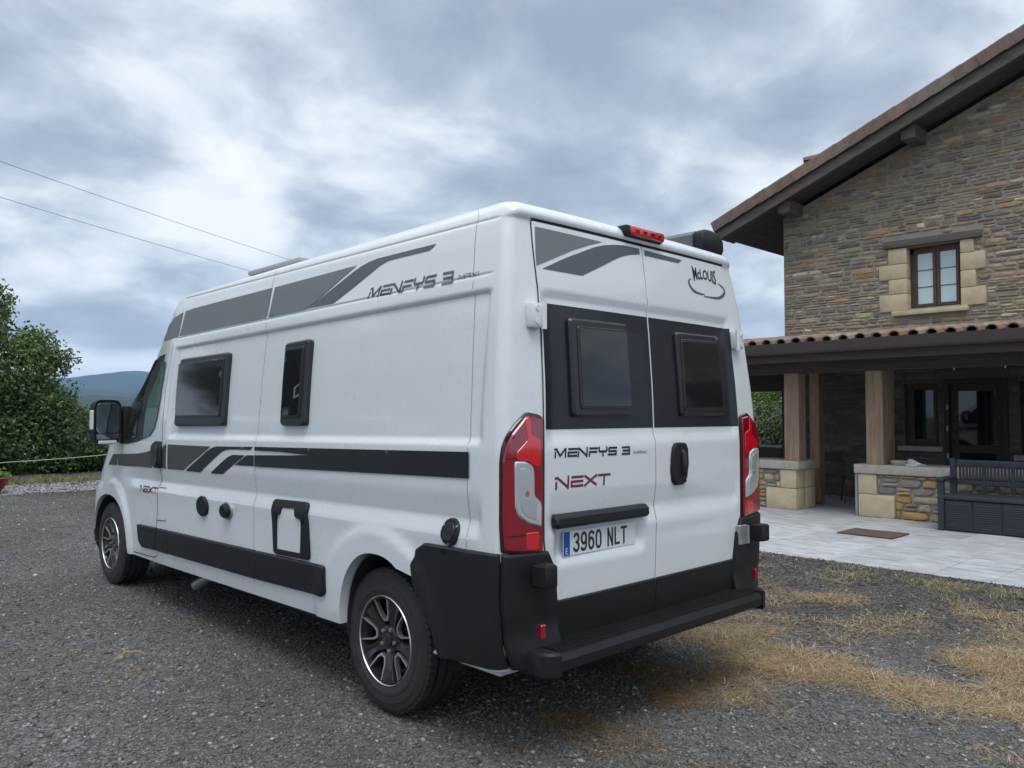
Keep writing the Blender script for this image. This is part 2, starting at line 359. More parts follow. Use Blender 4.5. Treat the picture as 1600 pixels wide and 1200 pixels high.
OUT = {
 'door_edge': [(0.9167, 2.3604),(0.8739, 2.1023),(0.8559, 2.0136),(0.8351, 1.8283),(0.8222, 1.6029),(0.8158, 1.422),(0.8157, 1.16),(0.8136, 0.8745),(0.778, 0.8263),(0.76, 0.6628),(0.7503, 0.4779)],
 'bandL': [(0.8432, 1.9648),(-0.0154, 1.9592),(-0.01, 1.3985),(0.8238, 1.4054)],
 'bandR': [(-0.0332, 1.9606),(-0.8911, 1.9609),(-0.8098, 1.3964),(-0.0262, 1.3984)],
 'greyTL': [(0.8857, 2.3083),(0.3613, 2.3057),(0.485, 2.2716),(0.609, 2.2317),(0.8738, 2.1263)],
 'darkTL': [(0.835, 2.1176),(0.6694, 2.1872),(0.4865, 2.2524),(0.4215, 2.2743),(0.3548, 2.291),(0.2692, 2.3045),(0.181, 2.3144),(0.0254, 2.316),(0.0265, 2.2866),(0.1179, 2.273),(0.1912, 2.2558),(0.2634, 2.2312),(0.5438, 2.1173)],
 'darkTR': [(-0.0212, 2.316),(-0.4119, 2.3098),(-0.3658, 2.2874),(-0.0177, 2.2861)],
 'sideA': [(5.2087, 2.2508),(3.26, 2.2645),(3.2843, 2.1028),(5.1608, 2.1043)],
 'sideF': [(5.4039, 2.2478),(5.229, 2.1001),(6.3286, 2.0996),(6.3286, 2.1494),(6.3706, 2.1921),(6.1164, 2.2307)],
 'sideB': [(3.2258, 2.2628),(2.3104, 2.2738),(2.7949, 2.1025),(3.2569, 2.103)],
 'sideD': [(2.7813, 2.1056),(2.3463, 2.2408),(2.2604, 2.2633),(2.2036, 2.2744),(2.1152, 2.283),(2.0518, 2.2831),(1.5764, 2.2845),(1.6287, 2.2603),(1.9515, 2.2602),(2.0121, 2.2583),(2.0857, 2.244),(2.5026, 2.1035)],
 'st0': [(6.0073, 1.1985),(5.7151, 1.2062),(5.4646, 1.2135),(5.262, 1.2282),(5.0691, 1.2491),(5.0404, 1.1141),(5.9388, 1.1041)],
 'st00': [(6.1503, 1.1956),(6.0262, 1.1981),(5.9763, 1.1046),(6.2288, 1.1013)],
 'st1': [(4.8084, 1.2822),(4.7473, 1.2985),(4.7246, 1.1155),(4.8105, 1.1162)],
 'st2': [(4.7054, 1.2966),(3.9139, 1.2933),(4.3715, 1.1183),(4.6891, 1.1166)],
 'st3': [(4.3296, 1.1153),(3.9763, 1.2578),(3.9132, 1.2794),(3.8383, 1.2945),(3.2957, 1.3011),(3.327, 1.2809),(3.608, 1.2797),(3.6906, 1.273),(3.7503, 1.2593),(4.0825, 1.1138)],
 'st4': [(3.9133, 1.114),(3.6879, 1.2139),(3.6294, 1.234),(3.5715, 1.2457),(3.402, 1.2466),(3.7263, 1.1173)],
 'st5': [(3.38, 1.2472),(3.2828, 1.2495),(3.2802, 1.1831),(3.5456, 1.1802)],
 'st6': [(3.2702, 1.3015),(1.2546, 1.3118),(1.2532, 1.198),(3.2653, 1.1816),(3.268, 1.2508),(2.8021, 1.26),(2.6306, 1.2668),(2.9495, 1.2769),(3.2691, 1.2791)],
 'w1face': [(4.6315, 1.9212),(3.7364, 1.9151),(3.7141, 1.4309),(4.55, 1.4286)],
 'w1base': [(4.8569, 1.9333),(3.7479, 1.9242),(3.7239, 1.4234),(4.6708, 1.4297)],
 'w1glass': [(4.6303, 1.8837),(3.7736, 1.8791),(3.7551, 1.4879),(4.5284, 1.4915)],
 'w2face': [(2.9665, 1.9142),(2.6861, 1.9176),(2.6649, 1.4278),(2.9453, 1.4286)],
 'w2glass': [(2.9406, 1.8759),(2.7258, 1.8785),(2.7101, 1.4733),(2.9248, 1.472)],
 'rwLface': [(0.6594, 1.9094),(0.2079, 1.911),(0.1941, 1.4624),(0.6339, 1.457)],
 'rwLbase': [(0.6721, 1.9335),(0.1637, 1.936),(0.1545, 1.4476),(0.6398, 1.4435)],
 'rwLglass': [(0.6124, 1.8729),(0.2269, 1.8761),(0.2074, 1.4961),(0.5939, 1.4941)],
 'rwRface': [(-0.2255, 1.9049),(-0.6829, 1.91),(-0.6585, 1.4655),(-0.2245, 1.4622)],
 'rwRbase': [(-0.2116, 1.9296),(-0.7447, 1.9303),(-0.7099, 1.4537),(-0.2096, 1.4497)],
 'rwRglass': [(-0.257, 1.8664),(-0.6451, 1.8749),(-0.6335, 1.4972),(-0.2371, 1.492)],
 'lampRim': [(0.9267, 1.4809),(0.8572, 1.4717),(0.8257, 1.4579),(0.8235, 0.871),(1.0566, 0.8996),(1.0648, 1.0149),(1.0652, 1.2785),(1.0571, 1.3364),(1.038, 1.384),(0.9929, 1.4315)],
 'lampRed': [(0.9318, 1.4661),(0.8356, 1.4523),(0.8333, 0.8812),(1.0409, 0.9084),(1.0497, 1.0263),(1.0497, 1.2788),(1.0386, 1.3363),(1.0147, 1.3889)],
 'lampClear': [(1.0056, 1.2755),(0.9441, 1.2731),(0.8992, 1.2525),(0.8914, 1.2197),(0.891, 1.1279),(0.8488, 1.0952),(0.8483, 0.9922),(0.9279, 1.0127),(0.9867, 1.0496),(1.0024, 1.0878)],
 'lampB': [(0.9505, 1.4496),(0.9167, 1.4565),(0.9113, 1.3872),(0.8554, 1.3645),(0.8499, 1.2561),(0.8821, 1.2466),(0.9275, 1.2743),(0.9935, 1.28),(0.9951, 1.3117),(0.9315, 1.3607)],
 'lampI': [(0.9375, 0.9745),(0.8616, 0.9725),(0.8628, 0.897),(0.9364, 0.9026)],
 'fuel': [(1.3148, 0.9613),(1.3247, 0.9208),(1.37, 0.8978),(1.4137, 0.9118),(1.4357, 0.9508),(1.4354, 0.9943),(1.3976, 1.0185),(1.3491, 1.0013)],
 'cap1': [(3.9243, 0.8949),(3.9503, 0.844),(4.0088, 0.8193),(4.0685, 0.8349),(4.0935, 0.8828),(4.0621, 0.9335),(4.0142, 0.9536),(3.9438, 0.94)],
 'cap2': [(3.5601, 0.8919),(3.5819, 0.8494),(3.6315, 0.8287),(3.6819, 0.8415),(3.703, 0.8811),(3.6767, 0.9241),(3.6266, 0.942),(3.5761, 0.9306)],
 'casO': [(3.0182, 0.9974),(2.6227, 1.003),(2.5899, 0.6924),(2.9925, 0.6853)],
 'casI': [(2.9007, 0.9549),(2.7475, 0.9585),(2.733, 0.9245),(2.709, 0.9121),(2.6665, 0.912),(2.6772, 0.7212),(2.9575, 0.7175),(2.954, 0.9108),(2.9067, 0.9255)],
 'm1': [(5.293, 0.6601),(4.8569, 0.6674),(4.8647, 0.4995),(5.1891, 0.4889),(5.2629, 0.5314)],
 'm2': [(4.8388, 0.6667),(4.6414, 0.669),(4.6135, 0.4988),(4.8468, 0.4966)],
 'm3': [(4.6284, 0.669),(3.2397, 0.6765),(3.2291, 0.505),(4.5973, 0.5006)],
 'm4': [(3.2313, 0.6755),(2.4119, 0.6814),(2.4097, 0.5411),(2.4501, 0.5181),(3.2165, 0.5047)],
 'sill': [(5.2819, 0.3585),(2.2472, 0.4128)],
 'bside': [(1.5496, 0.8943),(1.0592, 0.8947),(1.0591, 0.704),(1.0376, 0.5141),(1.0126, 0.4192),(1.6366, 0.7886),(1.6141, 0.86)],
 'bcorner': [(1.057, 0.8896),(0.8393, 0.8697),(0.8082, 0.8388),(0.7661, 0.4963),(0.7391, 0.3469),(0.8702, 0.3618)],
 'fuelR': [(0.8251, 0.5492)],
 'refl': [(0.857, 0.5866),(0.81, 0.5854),(0.8027, 0.5198),(0.853, 0.5221)],
 'men_side': [(2.1659, 2.0891),(2.1315, 2.1436),(1.4162, 2.1396),(1.4239, 2.0747)],
 'max_side': [(1.3863, 2.0874),(1.3741, 2.111),(1.2191, 2.1092),(1.2309, 2.0861)],
 'men_rear': [(0.7539, 1.2823),(0.7515, 1.322),(0.2198, 1.3184),(0.2206, 1.2773)],
 'max_rear': [(0.1906, 1.2791),(0.1905, 1.295),(0.0769, 1.2939),(0.077, 1.2783)],
 'next_rear': [(0.7483, 1.1443),(0.7462, 1.1977),(0.3746, 1.1975),(0.3774, 1.1457)],
 'next_side': [(5.2746, 0.9168),(5.2969, 0.9673),(4.8915, 0.9691),(4.878, 0.9196)],
 'plate': [(0.6711, 0.8366),(0.6848, 0.947),(0.1478, 0.9466),(0.1582, 0.831)],
 'handlebar': [(0.8002, 0.986),(0.8044, 1.0381),(0.1039, 1.0349),(0.0907, 0.9743)],
 'rhandle': [(-0.1538, 1.3246),(-0.2012, 1.3263),(-0.249, 1.3217),(-0.2658, 1.2948),(-0.2712, 1.2152),(-0.2561, 1.1433),(-0.2285, 1.1099),(-0.1548, 1.1096),(-0.1254, 1.1334),(-0.1178, 1.1859),(-0.1216, 1.2454),(-0.1315, 1.2986)],
 'mc': [(-0.5114, 2.2937),(-0.5087, 2.2043),(-0.7711, 2.2068),(-0.7974, 2.2974)],
 'mcC': [(-0.4782, 2.2175),(-0.4453, 2.1934),(-0.4742, 2.1572),(-0.527, 2.1417),(-0.6113, 2.1396),(-0.7995, 2.2248),(-0.8637, 2.197),(-0.8492, 2.1652),(-0.761, 2.135),(-0.5902, 2.1291)],
 'cwin': [(5.6922, 1.9873),(5.2627, 1.7528),(5.1516, 1.5575),(5.1458, 1.4354),(5.2607, 1.351),(5.4961, 1.3085),(5.8353, 1.2838),(5.9127, 1.3042),(6.2306, 1.5173),(6.3286, 1.6737),(6.3286, 1.8245),(6.3476, 1.9494),(6.1376, 1.9853)],
 'cglass': [(5.4092, 1.9248),(5.2567, 1.7999),(5.1428, 1.6392),(5.086, 1.5077),(5.0982, 1.4203),(5.1895, 1.361),(5.3571, 1.3335),(5.466, 1.4804),(5.6892, 1.6632),(5.612, 1.7868),(5.651, 1.8816),(5.7125, 1.9295)],
 'cvent': [(6.0442, 1.9597),(6.2504, 1.8546),(6.0762, 1.7228),(5.7668, 1.5433),(5.5711, 1.3356),(5.7497, 1.3381),(5.9199, 1.4359),(6.0708, 1.5463),(6.2287, 1.6725),(6.3236, 1.8259),(6.3473, 1.9577)],
 'doorgap': [(5.388, 2.0579),(5.2158, 1.9421),(5.1355, 1.8218),(5.0121, 1.6402),(4.9537, 1.5555),(4.8487, 1.3152),(4.8373, 1.1954),(4.8581, 1.0861),(4.8353, 1.0444),(4.8728, 0.9767),(4.8681, 0.8086),(4.8837, 0.7112),(4.8936, 0.6622),(4.8738, 0.4956),(4.885, 0.4521),(4.974, 0.4332),(5.4723, 0.4234)],
 'dhandle': [(4.9485, 1.3198),(4.865, 1.3147),(4.8233, 1.2683),(4.7983, 1.1499),(4.8275, 1.1192),(4.9215, 1.1162),(4.9738, 1.1403),(5.0066, 1.2167),(5.0211, 1.3012)],
 'hingeTop': [(0.9277, 1.9536),(0.8466, 1.9545),(0.8429, 1.8524),(0.8591, 1.8409),(0.9195, 1.8468)],
 'slit': [(4.8473, 0.9697),(4.7122, 0.973),(4.8839, 0.7232),(4.6968, 0.7302),(4.6903, 0.7448)],
 'winch': [(0.8486, 0.8894)],
}
# ================================================================ THE VAN
van = empty('camper_van', (0, 0, 0))
tag(van, 'white high-roof camper van with grey stripes and black bumpers parked on the gravel', 'camper van')
def area2(p): return sum(p[i][0]*p[(i+1) % len(p)][1]-p[(i+1) % len(p)][0]*p[i][1] for i in range(len(p)))/2
def resample(p, step):
    o = []
    for i in range(len(p)):
        a, b = p[i], p[(i+1) % len(p)]; d = math.hypot(b[0]-a[0], b[1]-a[1]); n = max(1, int(math.ceil(d/step)))
        for k in range(n): o.append((a[0]+(b[0]-a[0])*k/n, a[1]+(b[1]-a[1])*k/n))
    return o
def inset(p, d):
    n = len(p); o = []
    for i in range(n):
        a, b, c = p[i-1], p[i], p[(i+1) % n]
        e1 = (b[0]-a[0], b[1]-a[1]); e2 = (c[0]-b[0], c[1]-b[1])
        l1 = math.hypot(*e1) or 1e-9; l2 = math.hypot(*e2) or 1e-9
        n1 = (-e1[1]/l1, e1[0]/l1); n2 = (-e2[1]/l2, e2[0]/l2)
        m = (n1[0]+n2[0], n1[1]+n2[1]); q = max(m[0]**2+m[1]**2, .35)
        o.append((b[0]+m[0]*2*d/q, b[1]+m[1]*2*d/q))
    return o
def rounded(p, r, seg=4):
    if area2(p) < 0: p = p[::-1]
    n = len(p); o = []
    for i in range(n):
        a, b, c = p[i-1], p[i], p[(i+1) % n]
        d1 = math.hypot(a[0]-b[0], a[1]-b[1]); d2 = math.hypot(c[0]-b[0], c[1]-b[1]); k = min(r, d1*.45, d2*.45)
        s_ = (b[0]+(a[0]-b[0])*k/d1, b[1]+(a[1]-b[1])*k/d1); e_ = (b[0]+(c[0]-b[0])*k/d2, b[1]+(c[1]-b[1])*k/d2)
        for j in range(seg+1):
            u = j/seg; o.append(((1-u)**2*s_[0]+2*u*(1-u)*b[0]+u*u*e_[0], (1-u)**2*s_[1]+2*u*(1-u)*b[1]+u*u*e_[1]))
    return o
def offv(off, T, Z): return off(T, Z) if callable(off) else np.full(len(T), off)
def cover(vs, fs, polys, holes=()):
    """keep the triangles whose centre lies in one of polys and in none of holes"""
    if not fs: return fs
    C = np.array([[sum(vs[i][0] for i in f)/len(f), sum(vs[i][1] for i in f)/len(f)] for f in fs])
    def inside(P):
        P = np.array([(q[0], q[1]) for q in P]); c = np.zeros(len(C), bool)
        for i in range(len(P)):
            a, b = P[i], P[i-1]
            if a[1] == b[1]: continue
            c ^= ((a[1] > C[:, 1]) != (b[1] > C[:, 1])) & (C[:, 0] < (b[0]-a[0])*(C[:, 1]-a[1])/(b[1]-a[1])+a[0])
        return c
    k = np.zeros(len(C), bool)
    for p in polys: k |= inside(p)
    for h in holes: k &= ~inside(h)
    return [f for f, q in zip(fs, k) if q]
def patch(name, polys, off, mt, parent=van, thick=0.0, bevel=0.0, step=.04, holes=(), mirror=False):
    """a sheet that follows the body; polys in (t, z), union of them; thick > 0 gives it side walls"""
    if not isinstance(polys[0][0], (tuple, list)): polys = [polys]
    if mirror: polys = [[(-a, b) for a, b in p] for p in polys]
    V = []; Fc = []; V2 = []; E = []
    polys = [p if area2(p) > 0 else p[::-1] for p in polys]
    outer = [resample(p, step) for p in polys]
    inn = [inset(p, bevel) if bevel else p for p in outer]
    for p in inn:
        b = len(V2); V2 += [Vector(q) for q in p]; Fc.append([b+i for i in range(len(p))])
    for h in holes:
        h = resample(h if area2(h) > 0 else h[::-1], step); b = len(V2); V2 += [Vector(q) for q in h]
        E += [(b+i, b+(i+1) % len(h)) for i in range(len(h))]
    x0 = min(v.x for v in V2); x1 = max(v.x for v in V2); y0 = min(v.y for v in V2); y1 = max(v.y for v in V2)
    if x1-x0 > step*1.2 or y1-y0 > step*1.2:
        G = np.array([(x0+i*step+.0003*(j % 2), y0+j*step) for i in range(0, int((x1-x0)/step)+1) for j in range(0, int((y1-y0)/step)+1)])
        if len(V2) < 900:
            D_ = np.full(len(G), 9.0)
            for lp in inn+[resample(h if area2(h) > 0 else h[::-1], step) for h in holes]:
                A_ = np.array(lp); B_ = np.roll(A_, -1, 0)
                for a_, b_ in zip(A_, B_):
                    ab = b_-a_; q_ = np.clip(((G-a_)@ab)/max(ab@ab, 1e-12), 0, 1)[:, None]; D_ = np.minimum(D_, np.linalg.norm(G-a_-q_*ab, axis=1))
            G = G[D_ > step*.3]
        V2 += [Vector(g) for g in G]
    vs, es, fs, *_ = delaunay_2d_cdt(V2, E, Fc, 1, 1e-6, False)
    fs = cover(vs, fs, inn, holes)
    fs = [f if area2([vs[i] for i in f]) > 0 else tuple(f)[::-1] for f in fs if abs(area2([vs[i] for i in f])) > 1e-9]
    used = sorted({i for f in fs for i in f}); mp = {u: k for k, u in enumerate(used)}
    T = np.array([vs[u][0] for u in used]); Z = np.array([vs[u][1] for u in used])
    V = list(S(T, Z, offv(off, T, Z))); F = [tuple(mp[i] for i in f)[::-1] for f in fs]
    if thick:
        loops = list(zip(inn, outer))
        for h in holes:
            hh = resample(h if area2(h) > 0 else h[::-1], step)[::-1]; loops.append((hh, hh))
        for pi, po in loops:
            n = len(pi); A = np.array(pi); B = np.array(po)
            r0 = S(A[:, 0], A[:, 1], offv(off, A[:, 0], A[:, 1])); oo = offv(off, B[:, 0], B[:, 1])
            r1 = S(B[:, 0], B[:, 1], oo-bevel); r2 = S(B[:, 0], B[:, 1], oo-thick)
            b = len(V); V += list(r0)+list(r1)+list(r2)
            rows = ((0, 1), (1, 2)) if bevel else ((1, 2),)
            for i in range(n):
                j = (i+1) % n
                for a_, c_ in rows: F.append((b+a_*n+i, b+a_*n+j, b+c_*n+j, b+c_*n+i))
    me = mesh_from(name, V, F, mt, 0)
    me.polygons.foreach_set('use_smooth', [True]*len(me.polygons)); sharp(me, 38)
    return link(name, me, parent)
def ell(c, rx, rz, n=20): return [(c[0]+rx*math.cos(2*math.pi*k/n), c[1]+rz*math.sin(2*math.pi*k/n)) for k in range(n)]
def cen(p): return (sum(q[0] for q in p)/len(p), sum(q[1] for q in p)/len(p))
def ext(p): return (max(q[0] for q in p)-min(q[0] for q in p))/2, (max(q[1] for q in p)-min(q[1] for q in p))/2
# body shell
def body():
    tv = list(np.linspace(0, .06, 4)[:-1])+list(np.linspace(.06, .16, 8)[:-1])+list(np.linspace(.16, .70, 20)[:-1])+list(np.linspace(.70, .78, 8)[:-1])+list(np.linspace(.78, T_A, 8)[:-1])
    tv += list(np.linspace(T_A, T_A+T_B, 12)[:-1])+list(np.linspace(T_A+T_B, T_A+T_B+.2, 18)[:-1])
    tv += list(np.linspace(T_A+T_B+.2, T_A+T_B+T_Y-RC0, 150)[:-1])+list(np.linspace(T_A+T_B+T_Y-RC0, TMAX, 28))
    tv = np.array(tv); tv = np.concatenate([-tv[1:][::-1], tv])[:-1]
    zs = set(np.round(np.linspace(.40, 2.34, 66), 4)) | {round(a, 4) for a in (.94, .96, .98, 1.0, 1.015, 1.03, 1.06, 1.09, 1.11, 1.13, 1.32, 1.327, 1.338, 1.35, 1.36, 1.372, 1.385, 1.99, 2.002, 2.01, 2.02, 2.03, 2.078, 2.083, 2.086, 2.089, 2.092, 2.096, 2.1, 2.328, 2.332, 2.336, 2.339, 2.342, 2.346, 2.35,
         2.36, 2.37, 2.38, 2.39, 2.40, 2.41, 2.42, 2.43, 2.44, 2.449, 2.458, 2.465, 2.472, 2.478, 2.484, 2.489, 2.493, 2.496, 2.498, 2.499)}
    zs = np.array(sorted(zs)); TT, ZZ = np.meshgrid(tv, zs); P = S(TT, ZZ)
    # rear face sits 6 mm behind the doors
    n = len(tv); V = P.reshape(-1, 3); F = []
    for j in range(len(zs)-1):
        for i in range(n): F.append((j*n+i, j*n+(i+1) % n, (j+1)*n+(i+1) % n, (j+1)*n+i)[::-1])
    V = list(V); c = len(V); V.append(P[0].mean(0)); F += [(c, i, (i+1) % n)[::-1][::-1] for i in range(n)]
    c = len(V); V.append(P[-1].mean(0)); b = (len(zs)-1)*n; F += [(c, b+(i+1) % n, b+i) for i in range(n)]
    me = mesh_from('body', V, F, M['paint'], 0)
    bm = bmesh.new(); bm.from_mesh(me); bmesh.ops.recalc_face_normals(bm, faces=bm.faces); bm.to_mesh(me); bm.free()
    return link('body', me, van)
def sel(cy, cz, a, b, n, N=40): return [(cy+a*math.copysign(abs(math.cos(t))**(2/n), math.cos(t)), cz+b*math.copysign(abs(math.sin(t))**(2/n), math.sin(t))) for t in [2*math.pi*k/N for k in range(N)]]
ARCH = ((.912, .352, .335, .435, 2.3), (4.945, .352, .465, .43, 2.2))
bo = body()
cut = MB()
def arch_poly(i, ins=0.0, N=64):
    cy, cz, a, b, n = ARCH[i]; p = sel(cy, cz, a-ins, b-ins, n, N)
    if i == 0:      # the rear arch runs out backwards towards the bumper
        q = []
        for y, z in p:
            if y < .72:
                u = min(max((.80-z)/.42, 0), 1); y = min(y, np.interp(z, [.30, .40, .50, .62, .70, .76, .80], [.36, .385, .43, .515, .585, .66, .80])+ins)
            q.append((float(y), z))
        p = q
    return p
for i_a in range(2): cut.prism(arch_poly(i_a), 'X', -1.3, 1.3)
co = cut.build('cutter', None, None, 0)
bmod = bo.modifiers.new('b', 'BOOLEAN'); bmod.object = co; bmod.operation = 'DIFFERENCE'; bmod.solver = 'EXACT'
dg = bpy.context.evaluated_depsgraph_get(); me2 = bpy.data.meshes.new_from_object(bo.evaluated_get(dg))
bo.modifiers.clear(); bo.data = me2; bpy.data.objects.remove(co)
me2.polygons.foreach_set('use_smooth', [True]*len(me2.polygons)); sharp(me2, 40)
# wheel housings
for i_a, (cy, cz, a, b, n) in enumerate(ARCH):
    for s in (-1, 1):
        h = MB(); pr = [(q[0], max(q[1], .33)) for q in arch_poly(i_a, .012, 40) if q[1] > .25]; V = [(s*x, y, z) for x in (1.0, .55) for y, z in pr]; N = len(pr)
        V2 = V+[(s*.55, cy, cz)]
        k0 = min(range(N), key=lambda i: pr[i][0]*1e-3+pr[i][1] if pr[i][0] > cy else 9)
        L_ = [i for i in range(N) if math.hypot(pr[i][0]-pr[(i+1) % N][0], pr[i][1]-pr[(i+1) % N][1]) < .3]
        h.add(V2, [(i, (i+1) % N, N+(i+1) % N, N+i) for i in L_]+[(2*N, N+i, N+(i+1) % N) for i in L_])  # open towards the road
        h.build('wheel_housing', M['under'], van)
m = MB(); m.box(-.60, .3, .30, .60, 5.3, .42, .02); m.box(-.93, 1.35, .31, .93, 4.3, .41, .02); m.box(-.55, .25, .24, -.15, 1.0, .33, .03); m.tube([(-.85, .92, .34), (.85, .92, .34)], .05)
m.tube([(-.8, 5.03, .34), (.8, 5.03, .34)], .04); m.build('underbody', M['under'], van)
m = MB(); m.tube([(-.50, 3.3, .27), (-.60, 3.62, .24), (-.66, 3.74, .20), (-.70, 3.88, .12)], [.035, .035, .04, .045], 12, cap=False)
m.build('exhaust_pipe', M['galv'], van)
m = MB(); m.box(-.95, .12, .355, -.78, .60, .372, .004); m.build('skid_plate', M['white'], van)
# rear doors
ge = sorted(OUT['door_edge'], key=lambda p: p[1])
ge = [(p[0], p[1]) for p in ge]
zt_, zb_ = 2.335, .478
def edge_t(z): return float(np.interp(z, [p[1] for p in ge], [p[0] for p in ge]))
zk = list(np.linspace(zb_, zt_, 30))
dl = [(.0035, zb_)]+[(edge_t(z)-.004, z) for z in zk]+[(.0035, zt_)]
sealp = [(-edge_t(z)-.004, z) for z in zk][::-1]
sl = [(edge_t(z)+.003, z) for z in [zb_-.006]+zk[1:-1]+[zt_+.012]]
patch('door_seal', [(-a, b) for a, b in sl]+sl[::-1], .0015, M['seal'], step=.03)
doorL = patch('rear_door', dl, .007, M['paint'], thick=.007, bevel=.003, step=.02)
doorR = patch('rear_door', dl, .007, M['paint'], thick=.007, bevel=.003, step=.02, mirror=True)
# black lower cladding and black window bands on the doors
lowb = [(.006, zb_+.004)]+[(edge_t(z)-.008, z) for z in np.linspace(zb_+.004, .66, 6)]+[(.006, .66)]
for d, mr in ((doorL, False), (doorR, True)):
    patch('lower_cladding', lowb, .018, M['plastic'], d, thick=.012, bevel=.005, step=.05, mirror=mr)
bnd = [(.006, 1.405)]+[(edge_t(z)-.008, z) for z in np.linspace(1.405, 1.965, 8)]+[(.006, 1.965)]
patch('window_band', bnd, .0085, M['decal_black'], doorL)
patch('window_band', bnd, .0085, M['decal_black'], doorR, mirror=True)
patch('grey_sticker', OUT['greyTL'], .0085, M['decal_grey'], doorL)
patch('stripe', OUT['darkTL'], .0085, M['decal_dark'], doorL)
patch('stripe', OUT['darkTR'], .0085, M['decal_dark'], doorR)
def camper_window(face, glass, parent, off=.035, base=None, gi=.012):
    f = rounded(face, .025); 
    w = patch('window', f, off, M['frame'], parent, thick=off, bevel=.012, step=.05)
    g = rounded(glass, .018)
    patch('window_rim', [(a, b) for a, b in g], off+.006, M['frame'], w, thick=.008, bevel=.003, step=.06)
    patch('pane', inset(resample(g if area2(g) > 0 else g[::-1], .05), .012), off+.0085, M['acrylic'], w, thick=.002, bevel=.0015, step=.08)
    return w
camper_window(OUT['rwLface'], OUT['rwLglass'], van, .032)
camper_window(OUT['rwRface'], OUT['rwRglass'], van, .032)
camper_window(OUT['w1face'], OUT['w1glass'], van)
camper_window(OUT['w2face'], OUT['w2glass'], van)
# two plain windows of the same kind on the far side
patch('sliding_door_window', [(-T_of_y(2.6), 1.4), (-T_of_y(3.5), 1.4), (-T_of_y(3.5), 1.9), (-T_of_y(2.6), 1.9)], .03, M['acrylic'], van, thick=.03, bevel=.01, step=.08)
# side stripes
for k, mt in (('sideA', 'decal_grey'), ('sideF', 'decal_grey'), ('sideB', 'decal_grey'), ('sideD', 'decal_dark')):
    patch('upper_stripe', OUT[k], .003, M[mt], step=.05); patch('upper_stripe', OUT[k], .003, M[mt], step=.05, mirror=True)
for k, mt in (('st0', 'decal_warm'), ('st00', 'decal_warm'), ('st1', 'decal_warm'), ('st2', 'decal_warm'), ('st3', 'decal_black'), ('st4', 'decal_black'), ('st5', 'decal_black'), ('st6', 'decal_black')):
    patch('side_stripe', OUT[k], .006 if k == 'st6' else .0035, M[mt], step=.025 if k == 'st6' else .05); patch('side_stripe', OUT[k], .0035, M[mt], step=.05, mirror=True)
# panel seams (thin dark joints) and cab door joint
def seam(pts, w=.004, name='panel_seam', off=.0012, mt='seal', mirror=False):
    ps = pts; L = []; R_ = []
    for i, p in enumerate(ps):
        a = ps[max(i-1, 0)]; b = ps[min(i+1, len(ps)-1)]; d = math.hypot(b[0]-a[0], b[1]-a[1]) or 1
        nx, ny = -(b[1]-a[1])/d*w/2, (b[0]-a[0])/d*w/2; L.append((p[0]+nx, p[1]+ny)); R_.append((p[0]-nx, p[1]-ny))
    return patch(name, L+R_[::-1], off, M[mt], step=.025, mirror=mirror)
M['seamgrey'] = mat('seam_shadow_grey', (.22, .23, .24), .6)
for mr in (False, True):
    seam([(T_of_y(2.225), .42), (T_of_y(2.225), 1.36), (T_of_y(2.225), 2.04), (T_of_y(2.225), 2.33), (T_of_y(2.225), 2.41)], .003, mt='seamgrey', mirror=mr)
    seam([(T_of_y(.223), .9), (T_of_y(.223), 1.4), (T_of_y(.223), 2.33), (T_of_y(.25), 2.42)], .003, mt='seamgrey', mirror=mr)
seam(OUT['doorgap'], .007, 'cab_door_gap')
seam([(a, b) for a, b in OUT['doorgap']], .007, 'cab_door_gap', mirror=True)
seam(OUT['slit'][:2], .006, 'fuel_flap_gap'); seam(OUT['slit'][2:], .006, 'fuel_flap_gap')
# cab glazing
cw = patch('cab_window', OUT['cwin'], .004, M['frame'], step=.06, thick=.003, bevel=.002)
patch('pane', OUT['cglass'], .0075, M['cabglass'], cw, step=.06)
patch('quarter_pane', OUT['cvent'], .0075, M['darkglass'], cw, step=.06)
cw = patch('cab_window', OUT['cwin'], .004, M['frame'], step=.06, mirror=True)
patch('pane', OUT['cglass'], .0075, M['cabglass'], cw, step=.06, mirror=True)
tn0 = T_A+T_B+T_Y-RC0
ws = [(tn0+.30, 1.42), (TMAX-.001, 1.42), (TMAX-.001, 2.12), (tn0+.34, 2.12)]
for mr in (False, True): patch('windscreen', ws, .005, M['darkglass'], mirror=mr)
# black mouldings
for k in ('m1', 'm2', 'm3', 'm4'):
    for mr in (False, True): patch('side_moulding', rounded(OUT[k], .012, 2), .022, M['plastic'], thick=.022, bevel=.008, step=.06, mirror=mr)
